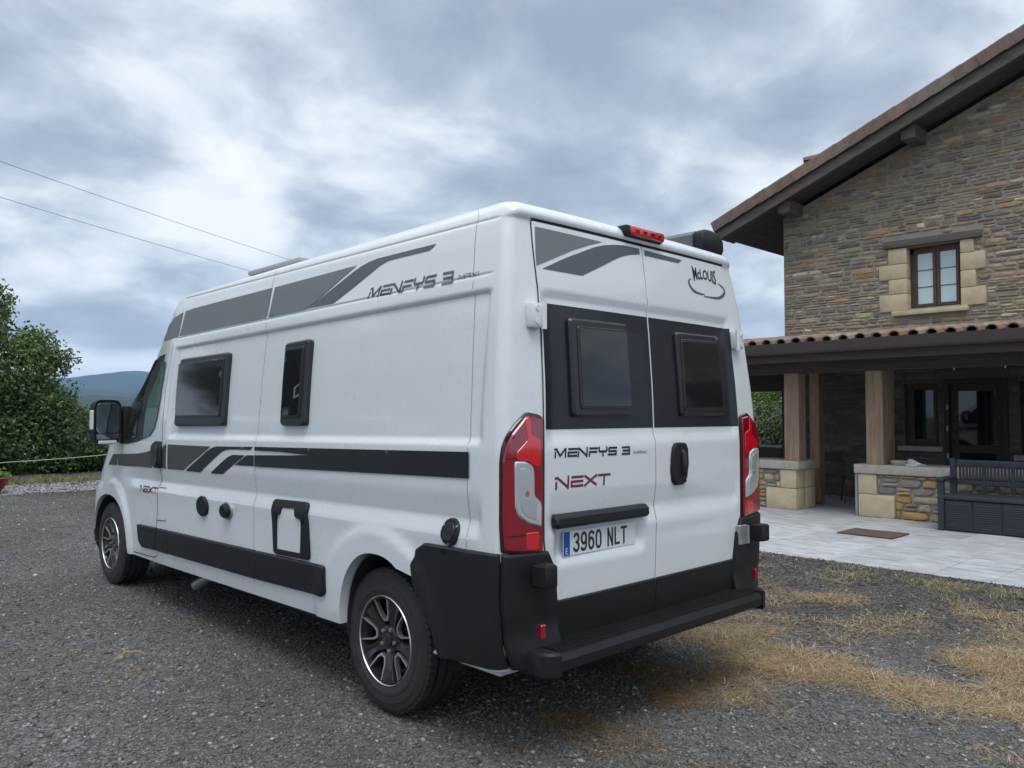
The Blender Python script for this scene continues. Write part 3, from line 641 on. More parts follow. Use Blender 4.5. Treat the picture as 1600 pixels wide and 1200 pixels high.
# bumpers
for mr in (False, True):
    patch('bumper_backing', [(.80, .42), (T_of_y(.34), .42), (T_of_y(.36), .50), (T_of_y(.45), .65), (T_of_y(.45), .86), (.80, .86)], .004, M['seal'], step=.05, mirror=mr)
    patch('rear_side_panel', OUT['bside'][:5]+[(T_of_y(.31), .405), (T_of_y(.375), .405), (T_of_y(.42), .505), (T_of_y(.50), .615), (T_of_y(.57), .70)]+OUT['bside'][5:], .024, M['plastic'], thick=.026, bevel=.008, step=.04, mirror=mr)
    zz_ = [(.735, .39), (.735, .66), (.752, .80), (.79, .868), (.80, .884)]
    patch('rear_bumper_corner', zz_[::-1]+[(.80, .384)]+[(a-.006, b) for a, b in OUT['bside'][1:5][::-1]], lambda T, Z: .026+.045*smst((.60-Z)/.15)*smst((1.09-T if not np.any(T < 0) else 1.09+T)/.2), M['plastic'], thick=.03, bevel=.010, step=.025, mirror=mr)
    patch('front_bumper', [(tn0+.27, .32), (TMAX-.001, .32), (TMAX-.001, .60), (tn0+.24, .50)], .02, M['plastic'], thick=.02, bevel=.006, step=.06, mirror=mr)
st = MB()
prof = [(.05, .40), (-.11, .40), (-.135, .415), (-.14, .455), (-.125, .478), (.05, .486)]
st.prism(prof, 'X', -.845, .80)
for i in range(7): yy = -.105+i*.019; st.box(-.78 if i > 3 else -.835, yy, .478, .73 if i > 3 else .79, yy+.009, .4915+.0006*i, 0)
st.build('rear_step', M['plastic'], van, 30)
for s in (-1, 1):
    cx_ = .849 if s < 0 else .804; c = MB(); c.prism([(s*a_, b_) for a_, b_ in [(cx_, .05), (cx_, -.142), (cx_+.03, -.138), (cx_+.052, -.12), (cx_+.066, -.09), (cx_+.07, -.05), (cx_+.07, .05)]], 'Z', .388, .492, .010)
    c.build('step_end_cap', M['plastic'], van)
    # bumper stop block, reflector, hinges
    bx = .868 if s < 0 else .915; c = MB(); c.prism([(s*bx-.036, -.10), (s*bx+.030, -.108), (s*bx+.038, -.095), (s*bx+.042, -.03), (s*bx-.040, -.03)], 'Z', .75, .845, .008); c.tube([(s*bx+.01, -.109, .825), (s*bx+.01, -.100, .825)], .008, 8); c.build('bumper_stop', M['plastic'], van)
    c = MB(); c.box(s*.876-.014, -.066, .538, s*.876+.014, -.04, .596, .003); c.build('reflector', M['redd'], van)
    h = MB()
    hx = s*.835
    h.box(hx-.042, -.002, 1.845, hx+.038, .05, 1.955, .014); h.tube([(hx-s*.03, .0, 1.84), (hx-s*.03, .0, 1.96)], .013, 10)
    h.tube([(hx+s*.012, -.006, 1.872), (hx+s*.012, .01, 1.872)], .013, 10); h.tube([(hx+s*.012, -.006, 1.93), (hx+s*.012, .01, 1.93)], .013, 10)
    h.build('hinge', M['paint'], van)
h = MB(); h.box(.765, -.028, .735, .84, .02, .845, .004); h.tube([(.84, -.03, .74), (.84, -.03, .84)], .012, 10); h.build('lower_hinge', M['galv'], van)
# tail lamps
M['amber'] = mat('lamp_amber', (.32, .16, .10), .2, coat=1)
for mr in (False, True):
    rim = patch('tail_lamp', rounded(OUT['lampRim'], .012, 2), .012, M['lamprim'], thick=.014, bevel=.005, step=.03, mirror=mr)
    patch('red_lens', rounded(OUT['lampRed'], .01, 2), .022, M['redd'], rim, thick=.012, bevel=.006, step=.02, mirror=mr)
    zc_ = OUT['lampClear']
    patch('reversing_lens', rounded(zc_, .012, 3), .028, M['clear'], rim, thick=.01, bevel=.006, step=.03, mirror=mr)
    patch('brake_lens', rounded(OUT['lampB'], .008, 2), .0245, M['red'], rim, thick=.004, bevel=.002, step=.03, mirror=mr)
    patch('indicator_lens', rounded(OUT['lampI'], .006, 2), .0245, M['red'], rim, thick=.004, bevel=.002, step=.03, mirror=mr)
    zk_ = OUT['lampClear']; c_ = cen(zk_)
    patch('reflector_bowl', [(c_[0]+(a-c_[0])*.62+.006, c_[1]+(b-c_[1])*.78) for a, b in zk_], .0295, M['alu'], rim, thick=.002, bevel=.001, step=.03, mirror=mr)
    patch('bulb', ell((c_[0]+.014, c_[1]+.0), .012, .014, 10), .031, M['amber'], rim, thick=.002, step=.05, mirror=mr)
    for q_ in (1.285, .965):
        patch('lens_rib', [(.845, q_), (1.04, q_), (1.04, q_+.004), (.845, q_+.004)], .0235, M['lamprim'], rim, step=.03, mirror=mr)
# third brake light
b = MB(); b.box(-.160, .046, 2.362, .158, .13, 2.422, .018); bl = b.build('brake_light', M['plastic'], van)
b = MB(); b.box(-.135, .036, 2.368, .152, .08, 2.416, .014); b.build('red_lens', M['red'], bl)
for i in range(4): b = MB(); b.box(-.108+i*.063, .0335, 2.382, -.068+i*.063, .05, 2.404, .004); b.build('lamp_cell', M['redd'], bl)
# handles, plate
hb = OUT['handlebar']
b = MB(); b.prism([(.01, .974), (-.022, .974), (-.036, .988), (-.034, 1.018), (-.014, 1.034), (.01, 1.034)], 'X', -.755, -.088, .012); b.build('plate_light_bar', M['plastic'], doorL)
c = cen(OUT['rhandle'])
g = patch('door_handle', OUT['rhandle'], .022, M['plastic'], van, thick=.02, bevel=.007, step=.03)
b = MB(); b.tube([(.215, -.014, 1.285), (.215, -.028, 1.262), (.215, -.030, 1.17), (.215, -.014, 1.145)], [.012, .016, .016, .012], 10); b.build('handle_grip', M['frame'], g)
b = MB(); b.tube([(.235, -.015, 1.128), (.235, -.022, 1.128)], .009, 12); b.build('key_lock', M['rubber'], g)
pl = MB(); pl.box(-.675, .0085, .842, -.155, .0125, .952, .0015); plate = pl.build('number_plate', M['platew'], van)
pl = MB(); pl.box(-.672, .0070, .845, -.632, .0084, .949, 0); pl.build('blue_band', M['plateb'], plate)
# stroke lettering -------------------------------------------------
def strokes_poly(segs, th):
    out = []
    for (a, b) in segs:
        dx, dy = b[0]-a[0], b[1]-a[1]; l = math.hypot(dx, dy) or 1e-6; ux, uy = dx/l, dy/l
        e = th*.5 if True else 0
        a2 = (a[0]-ux*e, a[1]-uy*e); b2 = (b[0]+ux*e, b[1]+uy*e); nx, ny = -uy*th/2, ux*th/2
        out.append([(a2[0]-nx, a2[1]-ny), (b2[0]-nx, b2[1]-ny), (b2[0]+nx, b2[1]+ny), (a2[0]+nx, a2[1]+ny)])
    return out
def pl_(*p): return [(p[i], p[i+1]) for i in range(len(p)-1)]
GL = {'M': (1.35, pl_((.05, 0), (.05, .52))+pl_((0, .93), (.15, .93), (.47, .1), (.9, .95))+pl_((.95, 0), (.95, .95))),
      'E': (1.1, pl_((.12, .93), (1, .93))+pl_((.07, .5), (1, .5))+pl_((.07, .5), (.07, .07), (1, .07))),
      'N': (1.2, pl_((.05, 0), (.05, .5))+pl_((0, .93), (.15, .93), (.9, .07))+pl_((.95, .0), (.95, 1))),
      'F': (1.1, pl_((.12, .93), (1, .93))+pl_((.07, .48), (.9, .48))+pl_((.07, 0), (.07, .48))),
      'Y': (1.15, pl_((.05, 1), (.05, .65), (.15, .5), (.85, .5), (.95, .65), (.95, 1))+pl_((.5, .5), (.5, 0))),
      'S': (1.1, pl_((1, .93), (.15, .93), (.05, .8), (.05, .5), (.95, .5), (.95, .07), (0, .07))),
      '3': (1.05, pl_((0, .93), (.95, .93), (.95, .07), (0, .07))+pl_((.1, .5), (.9, .5))),
      'A': (1.15, pl_((.05, .93), (.95, .93), (.95, 0))+pl_((.05, 0), (.05, .42), (.9, .42))),
      'X': (1.2, pl_((.05, .95), (.95, .05))+pl_((.95, .95), (.05, .05))),
      'T': (1.15, pl_((0, .93), (1, .93))+pl_((.5, .72), (.5, 0))),
      'i': (.35, pl_((.5, 0), (.5, .6))+pl_((.5, .85), (.5, 1))), ' ': (.5, [])}
def word(name, text, quad, mt, parent, off, h, th=.17, gap=.18, mirror=False):
    """quad = BL, TL, TR, BR in (t, z); h is the real letter height"""
    W_ = sum(GL[c][0] for c in text)+gap*(len(text)-1); BL, TL, TR, BR = quad; allp = []; x = 0
    wid = math.hypot(BR[0]-BL[0], BR[1]-BL[1]); asp = (wid/W_)/h          # real width of one unit / height
    for c in text:
        polys = []; w = GL[c][0]; segs = [((x+a[0]*w, a[1]), (x+b[0]*w, b[1])) for a, b in GL[c][1]]
        for (a, b) in segs:
            q = strokes_poly([((a[0]*asp, .06+a[1]*.88), (b[0]*asp, .06+b[1]*.88))], th)[0]; polys.append([(p[0]/asp/W_, p[1]) for p in q])
        x += w+gap
        if polys: allp.append(polys)
    def mp(p):
        u, v = p; return ((1-u)*(1-v)*BL[0]+(1-u)*v*TL[0]+u*v*TR[0]+u*(1-v)*BR[0], (1-u)*(1-v)*BL[1]+(1-u)*v*TL[1]+u*v*TR[1]+u*(1-v)*BR[1])
    for polys in allp: patch(name, [[mp(p) for p in q] for q in polys], off, mt, parent, step=.2, mirror=mirror)
word('letter', 'MENFYS 3', OUT['men_rear'], M['decal_black'], doorL, .0085, .04, .235)
word('letter', 'MAXi', OUT['max_rear'], M['decal_black'], doorL, .0085, .018, .13)
word('red_letter', 'NEXT', OUT['next_rear'], M['decal_red'], doorL, .0085, .055, .21)
word('letter', 'MENFYS 3', OUT['men_side'], M['decal_dark'], van, .003, .065, .18)
word('letter', 'MAXi', OUT['max_side'], M['decal_dark'], van, .003, .03, .13)
word('red_letter', 'NEXT', OUT['next_side'], M['decal_red'], van, .003, .06, .22)
def arcp(cx, cy, rx, ry, a0, a1, n=8): return [(cx+rx*math.cos(rad(a0+(a1-a0)*k/n)), cy+ry*math.sin(rad(a0+(a1-a0)*k/n))) for k in range(n+1)]
DG = {'3': pl_(*(arcp(.5, .74, .4, .24, 150, -80)+arcp(.48, .27, .44, .25, 85, -155))),
      '9': pl_(*(arcp(.5, .68, .42, .30, 0, 360, 14)))+pl_(*([(.92, .68)]+arcp(.45, .30, .47, .28, 0, -140, 8))),
      '6': pl_(*(arcp(.5, .32, .42, .30, 0, 360, 14)))+pl_(*([(.08, .32)]+arcp(.55, .70, .47, .28, 180, 40, 8))),
      '0': pl_(*(arcp(.5, .68, .42, .30, 0, 180, 10)+arcp(.5, .32, .42, .30, 180, 360, 10)+[(.92, .68)])),
      'N': pl_((.08, 0.02), (.08, .98), (.92, .02), (.92, .98)), 'L': pl_((.1, .98), (.1, .05), (.9, .05)), 'T': pl_((.02, .95), (.98, .95))+pl_((.5, .95), (.5, .02))}
def flat_text(name, text, x0, x1, z0, h, y, mt, parent, cw, gap, sp, th):
    x = x0
    for c in text:
        if c == ' ': x += sp; continue
        V2 = []; Fc = []
        for q in strokes_poly([((x+a[0]*cw, z0+a[1]*h), (x+b[0]*cw, z0+b[1]*h)) for a, b in DG[c]], th):
            b = len(V2); V2 += [Vector(p) for p in q]; Fc.append([b, b+1, b+2, b+3])
        x += cw+gap
        vs, _, fs, *_r = delaunay_2d_cdt(V2, [], Fc, 1, 1e-7, False)
        fs = cover(vs, fs, [[V2[i] for i in f] for f in Fc])
        mk(name, [(v[0], y, v[1]) for v in vs], [tuple(f) for f in fs], mt, parent, 0)
M['ink'] = mat('plate_ink', (.015, .015, .017), .4)
flat_text('plate_digit', '3960 NLT', -.606, 0, .858, .078, .0078, M['ink'], plate, .037, .0145, .034, .0118)
DG['E'] = pl_((.1, .02), (.1, .98))+pl_((.1, .95), (.9, .95))+pl_((.1, .5), (.8, .5))+pl_((.1, .05), (.9, .05))
flat_text('country_letter', 'E', -.660, 0, .852, .026, .0064, M['platew'], plate, .015, 0, 0, .0030)
# rounded logo on the right door
def logo():
    fc = bpy.data.curves.new('f', 'FONT'); fc.body = 'McLOUIS'; fc.size = 1; fc.offset = .022; to = bpy.data.objects.new('f', fc); COL.objects.link(to)
    dg = bpy.context.evaluated_depsgraph_get(); dg.update(); me = bpy.data.meshes.new_from_object(to.evaluated_get(dg)); bpy.data.objects.remove(to)
    vs = np.array([v.co[:] for v in me.vertices]); fs = [tuple(p.vertices) for p in me.polygons]
    u = (vs[:, 0]-vs[:, 0].min())/np.ptp(vs[:, 0]); v = (vs[:, 1]-vs[:, 1].min())/np.ptp(vs[:, 1])
    TL, BL, BR, TR = [np.array(a) for a in OUT['mc']]
    bot = (1-u)[:, None]*BL+u[:, None]*BR; top = (1-u)[:, None]*TL+u[:, None]*TR
    arch = (1-(2*u-1)**2); top[:, 1] -= arch*.012; bot[:, 1] += arch*.022
    q = bot*(1-v)[:, None]+top*v[:, None]
    mk('brand_lettering', S(q[:, 0], q[:, 1], .0085), [f[::-1] for f in fs], M['decal_black'], doorR, 0)
    c = OUT['mcC']; L1 = c[:5]; L2 = c[5:]
    for pts in (L1, L2):
        n = len(pts); rs = []
        P_ = [Vector(p) for p in pts]; fine = []
        for i in range(n-1):
            p0, p1, p2, p3 = P_[max(i-1, 0)], P_[i], P_[i+1], P_[min(i+2, n-1)]
            for k in range(6):
                s_ = k/6; fine.append(.5*((2*p1)+(-p0+p2)*s_+(2*p0-5*p1+4*p2-p3)*s_*s_+(-p0+3*p1-3*p2+p3)*s_**3))
        fine.append(P_[-1]); N = len(fine); A = []; B = []
        for i, p in enumerate(fine):
            d = (fine[min(i+1, N-1)]-fine[max(i-1, 0)]).normalized(); w = .0015+.0075*math.sin(math.pi*min(max(i/(N-1), 0), 1))**.8
            A.append((p.x-d.y*w, p.y+d.x*w)); B.append((p.x+d.y*w, p.y-d.x*w))
        patch('logo_swoosh', A+B[::-1], .0085, M['decal_dark'], doorR, step=.05)
logo()
# fillers, service hatch
c = cen(OUT['fuel']); rx, rz = ext(OUT['fuel'])
f = patch('filler_cap', ell(c, rx, rz, 28), .012, M['plastic'], thick=.012, bevel=.004, step=.03)
patch('cap_ring', ell(c, rx*.72, rz*.72, 24), .009, M['rubber'], f, step=.03, holes=[])
patch('cap_lid', ell(c, rx*.62, rz*.62, 24), .0165, M['frame'], f, thick=.004, bevel=.002, step=.03)
for a in (90, 210, 330): patch('screw', ell((c[0]+rx*.85*math.cos(rad(a+180)), c[1]+rz*.85*math.sin(rad(a+180))), .006, .006, 8), .0135, M['galv'], f, thick=.0015, step=.03)
c = cen(OUT['cap1']); rx, rz = ext(OUT['cap1']); f = patch('vent_cap', ell(c, rx, rz, 24), .02, M['plastic'], thick=.02, bevel=.006, step=.03)
patch('cap_rib', [(c[0]-rx*.8, c[1]+rz*.25), (c[0]+rx*.8, c[1]+rz*.25), (c[0]+rx*.8, c[1]+rz*.3), (c[0]-rx*.8, c[1]+rz*.3)], .022, M['rubber'], f, thick=.002)
c = cen(OUT['cap2']); rx, rz = ext(OUT['cap2']); f = patch('exhaust_cap', ell(c, rx, rz, 24), .012, M['galv'], thick=.012, bevel=.003, step=.03)
patch('cap_dome', ell(c, rx*.8, rz*.8, 20), .04, M['plastic'], f, thick=.028, bevel=.01, step=.03)
for i in range(6):
    a = 2*math.pi*i/6; patch('cap_slot', ell((c[0]+rx*.45*math.cos(a), c[1]+rz*.45*math.sin(a)), .011, .015, 8), .042, M['rubber'], f, thick=.002)
ho = rounded(OUT['casO'], .03); hi = rounded(OUT['casI'], .008, 2)
sh = patch('service_hatch', ho, .02, M['plastic'], thick=.02, bevel=.006, step=.03, holes=[hi])
patch('hatch_door', inset(rounded(OUT['casI'], .004, 2), -.01), .010, M['paint'], sh, step=.04)
x0 = min(p[0] for p in OUT['casO']); x1 = max(p[0] for p in OUT['casO']); zt = max(p[1] for p in OUT['casO'])
for t_ in (x0+.06, x1-.06): patch('latch', ell((t_, zt-.09), .018, .024, 12), .025, M['rubber'], sh, thick=.005, bevel=.002)
# cab door handle, wing mirrors
g = patch('door_handle', OUT['dhandle'], .03, M['plastic'], van, thick=.03, bevel=.010, step=.03)
patch('handle_lever', [(a*.75+cen(OUT['dhandle'])[0]*.25, b*.8+cen(OUT['dhandle'])[1]*.2) for a, b in OUT['dhandle']], .042, M['frame'], g, thick=.012, bevel=.004, step=.03)
patch('door_handle', OUT['dhandle'], .03, M['plastic'], van, thick=.03, bevel=.010, step=.03, mirror=True)
def mirror_(s):
    hx = s*1.150
    pts = rounded([(hx-s*-.102 if False else hx-.102, 1.225), (hx+.102, 1.225), (hx+.102, 1.585), (hx-.102, 1.585)], .06, 5)
    bm_ = MB(); n = len(pts); c = (hx, 1.41); rings = [(4.615, .93), (4.61, 1.0), (4.66, 1.03), (4.74, .97), (4.80, .72), (4.82, .3)]
    vs = [((p[0]-c[0])*k+c[0], y, (p[1]-c[1])*k+c[1]) for y, k in rings for p in pts]; fs = [(i*n+j, i*n+(j+1) % n, (i+1)*n+(j+1) % n, (i+1)*n+j) for i in range(len(rings)-1) for j in range(n)]
    fs += [tuple(range(n)), tuple((len(rings)-1)*n+j for j in range(n))]; bm_.add(vs, fs); w = bm_.build('wing_mirror', M['plastic'], van, 50)
    gl = [((p[0]-c[0])*.86+c[0], (p[1]-1.45)*.70+1.465) for p in pts]; q = MB(); q.prism(gl, 'Y', 4.612, 4.606, .001); q.build('mirror_glass', M['mirror'], w)
    q = MB(); q.box(hx-.085, 4.606, 1.262, hx+.085, 4.612, 1.305, .002); q.build('lower_mirror_glass', M['mirror'], w)
    q = MB(); q.box(hx-.07, 4.604, 1.226, hx+.07, 4.616, 1.252, .004); q.build('mirror_shell', M['white'], w)
    q = MB(); q.box(hx+s*.095, 4.63, 1.34, hx+s*.115, 4.70, 1.50, .008); q.build('indicator', M['white'], w)
    q = MB(); q.box(s*.98, 4.64, 1.475, hx-s*.09, 4.72, 1.525, .012); q.box(s*.98, 4.64, 1.26, hx-s*.09, 4.72, 1.31, .012); q.box(s*.96, 4.62, 1.22, s*1.03, 4.74, 1.54, .02); q.build('mirror_arm', M['plastic'], w)
M['mirror'] = mat('mirror_glass', (.20, .22, .23), .02, metal=1)
mirror_(-1); mirror_(1)
# roof hatch and awning
M['awn'] = mat('awning_grey', (.10, .105, .11), .45)
b = MB(); b.box(-.36, 2.93, 2.47, .36, 3.72, 2.60, .012); rh = b.build('roof_hatch', M['hatch'], van)
b = MB(); b.box(-.38, 2.90, 2.595, .38, 3.74, 2.632, .01); b.build('hatch_lid', M['hatch'], rh)
aw = MB(); pr = [(.90, 2.50), (.90, 2.585), (.935, 2.612), (1.02, 2.615), (1.09, 2.60), (1.135, 2.56), (1.14, 2.50), (1.12, 2.47), (1.04, 2.455), (.95, 2.47)]
aw.prism(pr, 'Y', .36, 4.3, 0); a_ = aw.build('awning', M['awn'], van, 40)
aw = MB(); aw.prism(pr, 'Y', .28, .358, .014); aw.build('end_cap', M['plastic'], a_, 50)
for y in (.55, 2.2, 3.9):
    aw = MB(); aw.box(.86, y, 2.40, .96, y+.1, 2.49, .006); aw.build('awning_bracket', M['galv'], a_)
# wheels --------------------------------------------------------------
def make_wheel():
    w = empty('wheel', (0, 0, 0), 0, van); R = .353
    t = MB(); pr = [(.105, .205), (.118, .222), (.1225, .245), (.125, .247), (.125, .262), (.1225, .264), (.122, .30), (.120, .302), (.112, .332), (.098, .344)]
    gr = []
    for x in (-.055, 0, .055): gr += [(x-.0065, 0), (x-.005, -.012), (x+.005, -.012), (x+.0065, 0)]
    tread = [(-.098, .344)]+[(x, .353+d-.002*abs(x)/.1) for x, d in sorted(gr)]+[(.098, .344)]
    prof = [(-a, r) for a, r in pr[:-1]]+tread+pr[:-1][::-1]
    t.lathe(prof, 'X', (0, 0, 0), 96); tt = t.build('tyre', M['tyre'], w, 28)
    # shoulder lugs and tread blocks
    l = MB(); N = 64
    for i in range(N):
        a = 2*math.pi*i/N; rot = Matrix.Rotation(a, 3, 'X')
        for s in (-1, 1):
            vs = [(s*.118, -.0115, .312), (s*.118, .0115, .312), (s*.1, -.0125, .350), (s*.1, .0125, .350), (s*.065, -.0135, .3555), (s*.065, .0135, .3555), (s*.105, -.012, .30), (s*.105, .012, .30), (s*.065, -.0125, .34), (s*.065, .0125, .34)]
            l.add([tuple(rot @ Vector(v)) for v in vs], [(0, 1, 3, 2), (2, 3, 5, 4), (0, 2, 6), (1, 7, 3), (2, 4, 8, 6), (3, 7, 9, 5), (4, 5, 9, 8)])
    l.build('tread_block', M['tyre'], w, 30)['kind'] = 'stuff'
    rr = MB(); rr.lathe([(.06, .19), (.03, .192), (-.08, .195), (-.11, .208), (-.116, .21), (-.116, .204), (-.06, .19)], 'X', (0, 0, 0), 64)
    rim = rr.build('rim', M['rimblack'], w, 40)
    rr = MB(); rr.lathe([(-.1175, .2135), (-.121, .2150), (-.1225, .2165), (-.121, .2185), (-.114, .2200)], 'X', (0, 0, 0), 72); rr.build('rim_edge', M['alu'], w, 60)
    rr = MB(); rr.lathe([(-.03, .0), (-.03, .17), (.0, .18)], 'X', (0, 0, 0), 40); rr.lathe([(-.045, .02), (-.045, .15), (-.03, .155)], 'X', (0, 0, 0), 40); rr.build('brake_disc', M['rimblack'], w, 40)
    hb_ = MB(); hb_.lathe([(-.055, .075), (-.088, .068), (-.094, .055), (-.094, 0.035), (-.09, .033)], 'X', (0, 0, 0), 32); hb_.lathe([(-.09, .034), (-.101, .031), (-.104, .022), (-.104, .0)], 'X', (0, 0, 0), 24); hb_.build('hub', M['rimblack'], w, 50)
    for i in range(5):
        a = 2*math.pi*i/5+.3; rot = Matrix.Rotation(a, 3, 'X')
        def X(v): return tuple(rot @ Vector(v))
        n = MB(); n.tube([X((-.092, 0, .055)), X((-.104, 0, .055))], .0095, 6); n.build('wheel_bolt', M['galv'], w)
        # U-shaped machined arms opening outwards, black spoke between two of them
        a2 = a+math.pi/5; rot = Matrix.Rotation(a2, 3, 'X'); u = MB()
        O = [(.062, .212), (.036, .118), (.018, .090), (-.018, .090), (-.036, .118), (-.062, .212)]
        I = [(.0555, .212), (.0285, .124), (.012, .101), (-.012, .101), (-.0285, .124), (-.0555, .212)]
        def xr_(r): return -.094-.022*((r-.08)/.13)
        vs = []
        for (p, r) in O+I: vs.append(X((xr_(r)-.0015, p, r)))
        for (p, r) in O+I: vs.append(X((xr_(r)+.022, p*1.08, r)))
        fs = [(i_, i_+1, 6+i_+1, 6+i_) for i_ in range(5)]+[(i_, i_+1, 12+i_+1, 12+i_) for i_ in range(5)]+[(6+i_, 6+i_+1, 18+i_+1, 18+i_) for i_ in range(5)]
        u.add(vs, fs); u.build('spoke_arm', M['alu'], w, 20)
        rot = Matrix.Rotation(a, 3, 'X'); u = MB()
        vs = [X(v) for v in [(-.090, -.030, .06), (-.090, .030, .06), (-.104, -.020, .12), (-.104, .020, .12), (-.114, -.034, .210), (-.114, .034, .210),
                             (-.04, -.034, .06), (-.04, .034, .06), (-.07, -.026, .12), (-.07, .026, .12), (-.085, -.040, .205), (-.085, .040, .205), (-.098, 0, .12), (-.106, 0, .21), (-.082, 0, .06)]]
        u.add(vs, [(0, 14, 12, 2), (14, 1, 3, 12), (2, 12, 13, 4), (12, 3, 5, 13), (0, 2, 8, 6), (2, 4, 10, 8), (1, 7, 9, 3), (3, 9, 11, 5)]); u.build('spoke', M['rimblack'], w, 20)
    return w
def copy_tree(o, parent=None):
    c = o.copy(); COL.objects.link(c); c.parent = parent
    for ch in [q for q in bpy.data.objects if q.parent == o and q != c]: copy_tree(ch, c)
    return c
w0 = make_wheel(); w0.location = (-.862, .925, .352)
for x, y, rz in ((-.862, 5.035, 0), (.862, .925, math.pi), (.862, 5.035, math.pi)):
    c = copy_tree(w0, van); c.location = (x, y, .352); c.rotation_euler = (.4 if y > 2 else .9, 0, rz)
w0.rotation_euler = (.12, 0, 0)
# ================================================================ terrain
def vn(x, y, s, seed=0):
    """cheap smooth value noise"""
    x = np.asarray(x)/s; y = np.asarray(y)/s; xi = np.floor(x).astype(int); yi = np.floor(y).astype(int); fx = x-xi; fy = y-yi
    fx = fx*fx*(3-2*fx); fy = fy*fy*(3-2*fy)
    def h(a, b):
        n = (a*374761393+b*668265263+seed*974634777) & 0xffffffff; n = ((n ^ (n >> 13))*1274126177) & 0xffffffff; return ((n ^ (n >> 16)) & 0xffff)/65535.
    return (h(xi, yi)*(1-fx)+h(xi+1, yi)*fx)*(1-fy)+(h(xi, yi+1)*(1-fx)+h(xi+1, yi+1)*fx)*fy
def fbm(x, y, s, seed=0, n=4):
    v = 0; a = .5
    for i in range(n): v = v+a*vn(x, y, s/2**i, seed+i*7); a *= .5
    return v/(1-.5**n)
def ground_z(x, y):
    x = np.asarray(x, float); y = np.asarray(y, float)
    d = np.hypot(x, y-2)
    out = np.clip((y-15.2)/2.5, 0, 1)*.14*(1-np.clip((y-22)/10, 0, 1))
    fall = np.clip((y-24)/60, 0, 1)**1.3*14+np.clip((y-80)/700, 0, 1)*24
    side = np.clip((d-60)/400, 0, 1)*25
    z = out-np.maximum(fall, side*np.clip(1-(y > 24), 0, 1))
    z = z+np.where(d > 60, (fbm(x, y, 260, 3)-.5)*14*np.clip((d-60)/500, 0, 1), 0)
    m = (d < 25); und = (fbm(x, y, 1.7, 9)-.5)*.02+(fbm(x, y, .35, 19, 3)-.5)*.010
    z = z+np.where((x < 4.60) & m, und-.012*np.clip((4.4-x)/.6, -.3, 1), np.where(m, -.03, 0))
    return z
def grid_ground():
    r = np.concatenate([np.linspace(0, 3, 24, endpoint=False), np.linspace(3, 9, 90, endpoint=False), np.linspace(9, 22, 60, endpoint=False), np.geomspace(22, 16000, 90)])
    na = 360; A = np.linspace(0, 2*np.pi, na, endpoint=False); cx, cy = CP.x, CP.y
    # angular samples crowd towards the view so that near relief stays fine, but the sheet goes all the way round
    R_, T_ = np.meshgrid(r[1:], A, indexing='ij'); X = cx+R_*np.sin(T_); Yy = cy+R_*np.cos(T_); Z = ground_z(X, Yy)
    V = np.concatenate([[[cx, cy, float(ground_z(cx, cy))]], np.stack([X, Yy, Z], -1).reshape(-1, 3)]); n = len(r)-1; F = []
    idx = lambda i, j: 1+i*na+(j % na)
    I, J = np.meshgrid(np.arange(n-1), np.arange(na), indexing='ij'); F = np.stack([idx(I, J), idx(I, J+1), idx(I+1, J+1), idx(I+1, J)], -1).reshape(-1, 4)
    c = np.array([(0, 1+(j+1) % na, 1+j, 1+j) for j in range(na)])
    return V, F[:, ::-1], na
